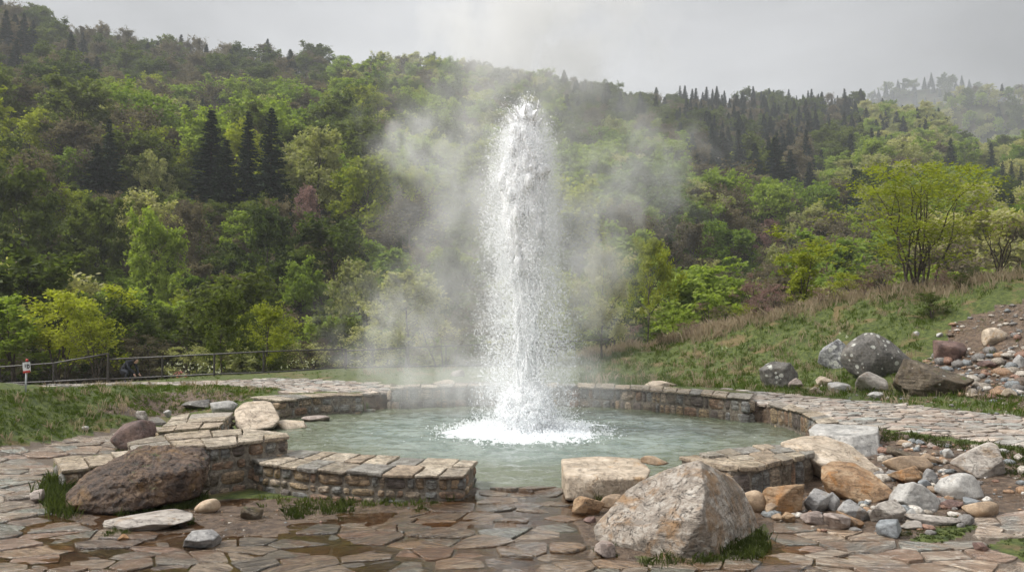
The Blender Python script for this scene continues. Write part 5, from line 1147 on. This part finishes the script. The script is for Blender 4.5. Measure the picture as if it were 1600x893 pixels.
for it in indiv: cells.setdefault((it[1], zone(it[6]), band(it[8])), []).append(it)
NOUN = {'ug deep green': 'dark green low tree', 'ug olive brown': 'brown low tree', 'ug pale green': 'pale green low tree', 'ug fresh green': 'fresh green low tree', 'spruce': 'dark spruce', 'bluish spruce': 'bluish spruce', 'olive brown': 'brown budding tree', 'rusty': 'rusty pink budding tree', 'yellow green': 'yellow green tree', 'fresh green': 'fresh green tree', 'deep green': 'dark green tree', 'pale green': 'pale green tree'}
for (sp_k, zn, bd), lst in cells.items():
    lst.sort(key=lambda q: q[6])
    for k, it in enumerate(lst):
        _, sp_, x, y, z, H_, px, py, top, dep = it; n = len(lst)
        where = f"on the {bd} {zn}" if bd != 'skyline' else f"on the skyline, {zn}"
        lab = f"{NOUN[sp_k]} {where}" if n == 1 else f"{ordn(k)} {NOUN[sp_k]} from left {where}"
        H0 = 18 if 'spruce' in sp_k else 10; s = H_ / H0
        if sp_k[:3] == 'ug ':
            place_tree(sp_k[3:], r.randint(0, 9), (x, y, z - .35), s, r.uniform(0, 6.28), lab, 'low trees filling the valley floor', name='undergrowth_tree', cat='small tree', sx=r.uniform(1.0, 1.4)); continue
        place_tree(sp_k, r.randint(0, 9), (x, y, z - .15), s, r.uniform(0, 6.28), lab, {'spruce_tree': 'spruces of the hillside forest', 'budding_tree': 'budding trees of the hillside forest'}.get(KIND.get(sp_k), 'green trees of the hillside forest'), sx=r.uniform(.95, 1.25) if 'spruce' not in sp_k else r.uniform(1.1, 1.6))
print('trees', cnt, 'rest', len(rest))
# the rest: one far-off wood as geometry-node instances of the same trees
if rest:
    keys = list(PROTO); flat = []; proto_objs = []
    for kk in keys:
        for vi in range(len(PROTO[kk])): flat.append((kk, vi))
    src = {}
    for o in COL.objects:
        if o.type == 'MESH' and o.parent and o.name.split('.')[0] in ('trunk', 'crown'): src.setdefault(o.data.name, o)
    me = bpy.data.meshes.new('distant_woodland'); me.from_pydata([(it[2], it[3], it[4] - .2) for it in rest], [], [])
    idx = []; scl = []; rot = []
    for it in rest:
        kk = it[1]; vi = r.randint(0, len(PROTO[kk])); idx.append(flat.index((kk, vi))); H0 = 18 if 'spruce' in kk else 10; s = it[5] / H0; sx = r.uniform(.95, 1.3) * s * (1.25 if 'spruce' in kk else 1); scl.append((sx, sx, s)); rot.append((0, 0, r.uniform(0, 6.28)))
    a = me.attributes.new('idx', 'INT', 'POINT'); a.data.foreach_set('value', np.array(idx, np.int32))
    a = me.attributes.new('scl', 'FLOAT_VECTOR', 'POINT'); a.data.foreach_set('vector', np.array(scl, np.float32).ravel())
    a = me.attributes.new('rot', 'FLOAT_VECTOR', 'POINT'); a.data.foreach_set('vector', np.array(rot, np.float32).ravel())
    wo_ = bpy.data.objects.new('distant_woodland', me); COL.objects.link(wo_); tag(wo_, kind='stuff')
    ng = bpy.data.node_groups.new('wood', 'GeometryNodeTree'); ng.interface.new_socket('Geometry', in_out='INPUT', socket_type='NodeSocketGeometry'); ng.interface.new_socket('Geometry', in_out='OUTPUT', socket_type='NodeSocketGeometry')
    N = ng.nodes; Lk = ng.links; gi = N.new('NodeGroupInput'); go = N.new('NodeGroupOutput'); jn = N.new('GeometryNodeJoinGeometry'); Lk.new(jn.outputs[0], go.inputs[0])
    def named_attr(nm, ty): q = N.new('GeometryNodeInputNamedAttribute'); q.data_type = ty; q.inputs[0].default_value = nm; return q.outputs[0]
    ia, sa, ra = named_attr('idx', 'INT'), named_attr('scl', 'FLOAT_VECTOR'), named_attr('rot', 'FLOAT_VECTOR')
    for k, (kk, vi) in enumerate(flat):
        if k not in idx: continue
        cmp_ = N.new('FunctionNodeCompare'); cmp_.data_type = 'INT'; cmp_.operation = 'EQUAL'; Lk.new(ia, cmp_.inputs[2]); cmp_.inputs[3].default_value = k
        for me_ in PROTO[kk][vi][:2]:
            if me_.name not in src: continue
            oi = N.new('GeometryNodeObjectInfo'); oi.transform_space = 'ORIGINAL'; oi.inputs[0].default_value = src[me_.name]
            try: oi.inputs['As Instance'].default_value = True
            except Exception: pass
            ip = N.new('GeometryNodeInstanceOnPoints'); Lk.new(gi.outputs[0], ip.inputs['Points']); Lk.new(cmp_.outputs[0], ip.inputs['Selection']); Lk.new(oi.outputs['Geometry'], ip.inputs['Instance']); Lk.new(ra, ip.inputs['Rotation']); Lk.new(sa, ip.inputs['Scale']); Lk.new(ip.outputs[0], jn.inputs[0])
    md = wo_.modifiers.new('wood', 'NODES'); md.node_group = ng
# cliffs showing between the trees
for px, py, wpx, hpx, lab, sd_ in [(1246, 216, 46, 22, 'pale rock outcrop near the top of the right hillside', 61), (418, 143, 18, 24, 'small pale crag on the upper left ridge', 62), (1590, 345, 60, 60, 'grey cliff at the right edge of the valley', 63),
                                   (1236, 308, 24, 20, 'small pale crag under the spruce clump', 64), (1390, 248, 50, 14, 'long pale ledge on the right crest', 65), (1520, 305, 60, 18, 'pale ledge under the far right trees', 66)]:
    g = hit(px, py + hpx * .5, d0=60); rr2 = np.random.RandomState(sd_); nv, di = planes_rand(rr2, 12); P, f = shape_from_planes(nv, di, 5, 60, .08, 4, rr2, .10)
    dpt = g[1]; e = P.max(0) - P.min(0); P = P / e * (wpx * dpt / F, wpx * dpt / F * .7, hpx * dpt / F * 1.6); c = A(px, py, dpt); mb = MB(); mb.add(P, f); tag(mb.build('cliff', M['cliff'], smooth=True, loc=c), lab, 'cliff', 'rock outcrops on the hillside')

# ------------------------------------------------------------------ grass, straw, weeds (uncountable)
def blades(name, polys, mat, seed, dmax=45, kind='stuff'):
    """polys: (pixel outline, number, min height, max height, spread)"""
    r = np.random.RandomState(seed); mb = MB()
    for poly, n, h0, h1 in polys:
        P = np.array(poly, float); lo, hi = P.min(0), P.max(0)
        # sample on the ground plane in world space inside the outline
        ntuft = max(1, n // 14); got = []; gr_ = [hit(a, b, dmax, 5) for a, b in poly]; gr_ = np.array(gr_); wl, wh = gr_[:, :2].min(0) - .3, gr_[:, :2].max(0) + .3
        for _ in range(30):
            X = r.uniform(wl[0], wh[0], 6000); Y_ = r.uniform(wl[1], wh[1], 6000); Zz = height(X, Y_); a, b, dd_ = proj(np.column_stack([X, Y_, Zz])); m = inpoly(a, b, poly); got.append(np.column_stack([X, Y_, Zz])[m])
            if sum(len(g) for g in got) > ntuft: break
        C_ = np.concatenate(got)[:ntuft]
        if not len(C_): continue
        C_ = C_[in_pool(C_[:, 0], C_[:, 1]) > PR + .25]; dens = fbm(C_ * (1.1, 1.1, 0) + seed, 3); C_ = C_[dens > -.35]
        if not len(C_): continue
        k = 14; B = np.repeat(C_, k, 0); m = len(B); hs = np.repeat(h0 + (h1 - h0) * r.rand(len(C_)) ** 1.6, k) * r.uniform(.5, 1.15, m); B[:, :2] += r.normal(0, 1, (m, 2)) * (hs * .35)[:, None]
        B[:, 2] = height(B[:, 0], B[:, 1]) - .01; a = r.uniform(0, 6.28, m); w_ = hs * .028 + .0022; ld = r.normal(0, .35, (m, 2)) * hs[:, None]; side = np.column_stack([np.cos(a), np.sin(a), 0 * a]) * w_[:, None]
        mid = B + np.column_stack([ld * .35, hs * .6]); tip = B + np.column_stack([ld, hs * r.uniform(.75, 1, m)])
        V_ = np.stack([B - side, B + side, mid + side * .7, tip, mid - side * .7], 1).reshape(-1, 3); mb.add(V_, np.arange(m * 5).reshape(-1, 5), np.repeat(np.clip(np.repeat(.45 + .4 * fbm(C_ * (.9, .9, 0) + 3, 2), k) + r.normal(0, .2, m), 0, 1), 5))
    o = mb.build(name, mat); tag(o, kind=kind); return o
BANK_L = [(-300, 742), (0, 697), (100, 685), (180, 668), (250, 648), (330, 640), (400, 622), (440, 607), (330, 602), (200, 602), (0, 610), (-300, 632)]
BANK_R = [(905, 604), (1080, 604), (1200, 612), (1400, 631), (1600, 651), (1900, 690), (1900, 560), (1600, 620), (1520, 620), (1440, 560), (1440, 520), (1520, 470), (1600, 445), (1600, 424), (1400, 453), (1200, 490), (1000, 538), (905, 560)]
blades('grass', [(BANK_L, 60000, .03, .10), (BANK_R, 110000, .05, .20), ([(250, 600), (440, 592), (560, 592), (720, 603), (905, 603), (905, 575), (540, 577), (250, 590)], 9000, .03, .10)], L['grass'], 400)
blades('grass_tufts', [([(60, 770), (90, 745), (130, 775), (110, 810), (75, 802)], 2600, .08, .22), ([(170, 800), (320, 772), (300, 793), (190, 806)], 2200, .05, .14), ([(150, 835), (200, 822), (215, 836), (160, 842)], 500, .03, .08), ([(290, 820), (302, 810), (306, 818)], 150, .03, .06),
                 ([(1005, 872), (1110, 874), (1190, 826), (1205, 850), (1190, 872), (1080, 882), (1010, 884)], 2200, .04, .13), ([(920, 778), (945, 760), (958, 775), (940, 786)], 260, .08, .2), (MOSS[0], 2400, .02, .04), (MOSS[1], 2000, .02, .05), ([(1380, 836), (1440, 806), (1500, 806), (1420, 840)], 1500, .02, .05),
                 ([(1378, 690), (1378, 672), (1600, 700), (1700, 720), (1640, 735), (1560, 712), (1400, 690)], 3600, .03, .12), ([(1560, 712), (1640, 720), (1640, 760), (1570, 745)], 1400, .03, .1), ([(440, 795), (540, 785), (560, 798), (450, 812)], 1200, .05, .15), ([(640, 795), (680, 782), (690, 792), (650, 800)], 400, .03, .07),
                 ([(180, 706), (250, 690), (240, 704), (190, 712)], 500, .05, .12), ([(400, 620), (440, 625), (435, 660), (420, 655)], 200, .05, .12), ([(925, 862), (960, 850), (965, 868)], 120, .03, .07)], L['tuft'], 403)
blades('dry_grass', [([(1080, 540), (1200, 505), (1300, 485), (1420, 470), (1520, 460), (1600, 440), (1600, 424), (1500, 440), (1400, 452), (1300, 468), (1200, 488), (1080, 522)], 16000, .15, .5), (BANK_R, 17000, .08, .34), (BANK_L, 2600, .08, .25),
                     ([(905, 560), (1100, 530), (1200, 492), (1100, 515), (930, 545)], 6000, .2, .55), ([(560, 578), (720, 574), (720, 584), (560, 586)], 700, .08, .2)], L['straw'], 401)
blades('weeds', [([(380, 778), (727, 778), (640, 792), (400, 792)], 1800, .04, .12), (BANK_R, 22000, .05, .24), (BANK_L, 4000, .04, .14), (SCREE, 1800, .05, .14), ([(1300, 800), (1420, 790), (1380, 820)], 240, .04, .1), ([(240, 800), (312, 775), (330, 780), (260, 802)], 900, .04, .1)], L['deep green'], 402)
# flowers behind the railing
r = np.random.RandomState(77)
def flowers(name, mat, boxes):
    mb = MB()
    for (x0, y0, x1, y1, Y, n, s) in boxes:
        C_ = np.array([A(r.uniform(x0, x1), r.uniform(y0, y1), Y + r.uniform(-.8, .8)) for _ in range(n)]); C_ = np.repeat(C_, 4, 0) + r.normal(0, s * .6, (n * 4, 3)); leaves(mb, C_, s, r.rand(len(C_)), r, 1.0, .8)
    tag(mb.build(name, mat), kind='stuff')
flowers('white_blossom', L['blossom'], [(262, 566, 350, 590, 34, 46, .035), (440, 560, 520, 582, 35, 34, .03), (1300, 520, 1340, 560, 24, 8, .03), (1100, 540, 1300, 590, 26.5, 20, .025)])
flowers('pink_blossom', L['pink blossom'], [(272, 580, 292, 592, 33.5, 26, .03)])

# ------------------------------------------------------------------ railing
M['sign_white'] = mat_simple('sign_white_paint', (0.62, 0.62, 0.62), (0.75, 0.75, 0.75), 12, .5, .1)
M['sign_red'] = mat_simple('sign_red_paint', (0.40, 0.05, 0.04), (0.5, 0.08, 0.06), 12, .5, .1)
M['sign_dark'] = mat_simple('sign_dark_paint', (0.03, 0.03, 0.03), (0.05, 0.04, 0.04), 12, .5, .1)
M['galv'] = mat_simple('galvanised_pole', (0.28, 0.30, 0.30), (0.40, 0.42, 0.42), 12, .45, .1)
def railing(posts, label, ytops, over=0.0):
    """posts: (px, top py, bottom py, distance)"""
    W = [A(px, tp, Y) for px, tp, bp, Y in posts]; root = empty('railing', (W[0][0], W[0][1], height(W[0][0], W[0][1])[0]), label=label, cat='railing', group='metal railings along the valley edge'); b0 = np.array(root.location)
    for (px, tp, bp, Y), p in zip(posts, W):
        hz = height(p[0], p[1])[0]; mb = MB(); tube(mb, np.array([[p[0], p[1], hz - .15], [p[0], p[1], p[2] + .02]]) - b0, .036, 6); mb.build('post', M['rail'], root)
    mb = MB(); tube(mb, np.array(W) - b0, .030, 6); mb.build('top_rail', M['rail'], root, smooth=True)
    mb = MB(); low = [A(px, tp + (bp - tp) * .86, Y) for px, tp, bp, Y in posts]; tube(mb, np.array(low) - b0, .030, 6); mb.build('lower_rail', M['rail'], root, smooth=True)
railing([(-260, 592, 622, 30), (-120, 583, 614, 30), (0, 573, 603, 30), (84, 567, 600, 29.5), (169, 552, 597, 28.5)], 'dark metal railing left of the tallest post, behind the warning sign', None)
railing([(169.6, 561, 597, 28.5), (254, 557, 593, 28.5), (335, 553, 589, 28), (412, 549, 587, 28), (540, 545, 578, 28.5)], 'dark metal railing along the grass edge, between tallest post and steam', None)
railing([(541, 548, 578, 28.5), (635, 543, 577, 29.5), (697, 540, 576, 30), (790, 537, 574, 31), (870, 534, 572, 32), (960, 529, 560, 33)], 'pale looking railing seen through the steam behind the geyser', None)
# ------------------------------------------------------------------ warning sign
sp0 = hit(40, 612); root = empty('warning_sign', sp0, label='small tilted white and red warning sign on a thin grey pole', cat='sign'); d = sp0[1]; k = d / F
mb = MB(); tube(mb, [(0, 0, -.1), (.005, 0, 32 * k)], .018, 8); mb.build('pole', M['galv'], root, smooth=True)
tl = roty(-.10)
mb = MB(); box(mb, (.06 * 0 + 2 * k, -.03, 39 * k), (11.5 * k, .012, 15 * k), tl); pn = mb.build('panel', M['sign_white'], root)
mb = MB(); box(mb, (2.6 * k, -.039, 31.6 * k), (11.2 * k, .006, 3.4 * k), tl); mb.build('red_band', M['sign_red'], pn)
mb = MB(); box(mb, (3.4 * k, -.039, 40 * k), (1.3 * k, .006, 7 * k), tl); box(mb, (5.6 * k, -.039, 42 * k), (2.4 * k, .006, 2 * k), tl); box(mb, (6.2 * k, -.039, 38.5 * k), (1.3 * k, .006, 4 * k), roty(.4)); box(mb, (.2 * k, -.039, 41 * k), (1 * k, .006, 5 * k), tl); mb.build('pictogram', M['sign_dark'], pn)
mb = MB(); v, f = ico(2); mb.add(v * (2.2 * k, .02, 2.4 * k) + (2.4 * k, -.03, 49 * k), f); mb.build('red_cap', M['sign_red'], root, smooth=True)

# ------------------------------------------------------------------ crouching person beyond the railing
M['jacket'] = mat_simple('dark_jacket_cloth', (0.012, 0.014, 0.02), (0.03, 0.035, 0.045), 20, .8, .3); M['skin'] = mat_simple('skin', (0.42, 0.26, 0.19), (0.48, 0.31, 0.23), 20, .5, .1); M['hair'] = mat_simple('dark_hair', (0.015, 0.012, 0.01), (0.03, 0.022, 0.018), 40, .7, .4)
def person():
    pl = A(200, 595, 30.5); gz_ = height(pl[0], pl[1])[0]; root = empty('person', (pl[0], pl[1], gz_), label='person in dark clothing bending down beyond the railing', cat='person')
    me = bpy.data.meshes.new('body')
    J = {'pel': (-.18, 0, .50), 'sp': (-.08, 0, .66), 'ch': (.10, 0, .80), 'nk': (.22, 0, .84), 'hd': (.31, 0, .85), 'sl': (.12, .17, .80), 'el': (.22, .20, .55), 'wl': (.36, .14, .38), 'hl': (.42, .12, .33), 'sr': (.12, -.17, .80), 'er': (.24, -.20, .56), 'wr': (.38, -.12, .40), 'hr': (.44, -.1, .35),
         'pl': (-.17, .10, .46), 'kl': (.12, .14, .42), 'al': (-.08, .13, .08), 'fl': (.08, .15, .04), 'pr': (-.17, -.10, .46), 'kr': (.14, -.14, .40), 'ar': (-.05, -.13, .08), 'fr': (.11, -.15, .04)}
    rad = dict(pel=.15, sp=.14, ch=.15, nk=.06, hd=.09, sl=.07, el=.05, wl=.032, hl=.035, sr=.07, er=.05, wr=.032, hr=.035, pl=.10, kl=.065, al=.045, fl=.04, pr=.10, kr=.065, ar=.045, fr=.04)
    E = [('pel', 'sp'), ('sp', 'ch'), ('ch', 'nk'), ('nk', 'hd'), ('ch', 'sl'), ('sl', 'el'), ('el', 'wl'), ('wl', 'hl'), ('ch', 'sr'), ('sr', 'er'), ('er', 'wr'), ('wr', 'hr'), ('pel', 'pl'), ('pl', 'kl'), ('kl', 'al'), ('al', 'fl'), ('pel', 'pr'), ('pr', 'kr'), ('kr', 'ar'), ('ar', 'fr')]
    ks = list(J); me.from_pydata([J[k_] for k_ in ks], [(ks.index(a), ks.index(b)) for a, b in E], []); o = bpy.data.objects.new('body', me); COL.objects.link(o); o.parent = root
    sk = o.modifiers.new('skin', 'SKIN'); 
    for k_, sv in zip(ks, me.skin_vertices[0].data): sv.radius = (rad[k_], rad[k_]); sv.use_root = (k_ == 'pel')
    o.modifiers.new('sub', 'SUBSURF').levels = 2; o.modifiers['sub'].render_levels = 2; me.materials.append(M['jacket'])
    mb = MB(); v, f = ico(3); mb.add(v * (.10, .085, .115) + (.36, 0, .84), f); mb.add(ico(2)[0] * (.02, .018, .02) + (.455, 0, .82), ico(2)[1]); mb.build('face', M['skin'], root, smooth=True)
    mb = MB(); q_ = v * (.118, .10, .12) + (.335, 0, .865); mb.add(q_, f); mb.build('hair', M['hair'], root, smooth=True)
    for s_ in (-1, 1):
        mb = MB(); b_ = np.array((.42, .12 * s_, .33)); v2, f2 = ico(2); mb.add(v2 * (.045, .02, .04) + b_, f2)
        for q2 in range(4): tube(mb, [b_ + (.02, (q2 - 1.5) * .02, -.02), b_ + (.055, (q2 - 1.5) * .022, -.05 - .008 * (q2 % 2)), b_ + (.06, (q2 - 1.5) * .022, -.085)], [.010, .009, .007], 5)
        tube(mb, [b_ + (0, .03 * -s_, -.005), b_ + (.03, .05 * -s_, -.03)], [.011, .008], 5); mb.build('hand', M['skin'], root, smooth=True)
    root.rotation_euler = (0, 0, R(-20)); root.scale = (1.0,) * 3
person()

# ------------------------------------------------------------------ steam and haze
def mat_steam(name, dens, seed, thr=.46, nscale=1.0, soft=.25):
    m, t = new_mat(name); oc = t.n('ShaderNodeTexCoord').outputs['Object']; geo = t.n('ShaderNodeNewGeometry').outputs['Position']
    ln = t.n('ShaderNodeVectorMath', {0: oc}, operation='LENGTH').outputs['Value']
    mp = t.n('ShaderNodeMapping', {'Vector': geo, 'Location': (seed * 3.1, seed * 1.7, seed), 'Scale': (nscale, nscale, nscale * .75)}).outputs[0]
    n = t.noise(mp, .85, 4, .58, .7)
    fall = t.rng(ln, 1.0, .1); sh = t.rng(t.math('ADD', n, t.math('MULTIPLY', t.math('SUBTRACT', fall, .7), .22)), thr, thr + soft)
    dn = t.math('MULTIPLY', t.math('MULTIPLY', fall, sh), dens)
    vol = t.n('ShaderNodeVolumePrincipled', {'Color': (0.97, 0.97, 0.97, 1), 'Density': dn, 'Anisotropy': 0.1}).outputs[0]
    out(t, None, vol); return m
SH = 'steam rising from the hot spring'
def puff(px, py, rx, ry, Y, dens, seed, ydep=1.2, **k):
    c = A(px, py, Y); s = Y / F; v, f = ico(3); mb = MB(); mb.add(v, f); o = mb.build('steam', mat_steam('steam', dens, seed, **k), loc=c); o.scale = (rx * s, ydep, ry * s); tag(o, kind='stuff')
puff(822, 400, 110, 330, 16.3, .35, 11, 1.2, thr=.25, soft=.5, nscale=2.0)
puff(800, 330, 300, 470, 18.8, .62, 1, 1.8, thr=.25, soft=.5, nscale=1.3)
puff(850, 40, 330, 260, 18.9, .85, 2, 1.8, thr=.36, soft=.3)
puff(650, 220, 150, 120, 18.8, 1.3, 3, 1.2, thr=.42, soft=.4, nscale=1.6)
puff(730, 330, 110, 220, 18.6, .9, 8, 1.4, thr=.36, soft=.45, nscale=1.5)
puff(1010, 270, 190, 190, 18.8, 1.0, 4, 1.4, thr=.40, soft=.4, nscale=1.5)
puff(930, 400, 130, 260, 18.7, .7, 5, 1.4, thr=.40, nscale=1.5)
puff(640, 530, 240, 200, 18.8, .75, 6, 2.2, thr=.40, soft=.45, nscale=1.7)
puff(790, 600, 360, 90, 17.2, .55, 7, 2.8, thr=.32, soft=.4, nscale=1.5)
def haze():
    m, t = new_mat('valley_haze'); out(t, None, t.n('ShaderNodeVolumePrincipled', {'Color': (0.92, 0.95, 1.0, 1), 'Density': .0004, 'Anisotropy': .2}).outputs[0])
    mb = MB(); box(mb, (0, 1250, 130), (5600, 5400, 420)); o = mb.build('haze', m); tag(o, kind='stuff')
haze()
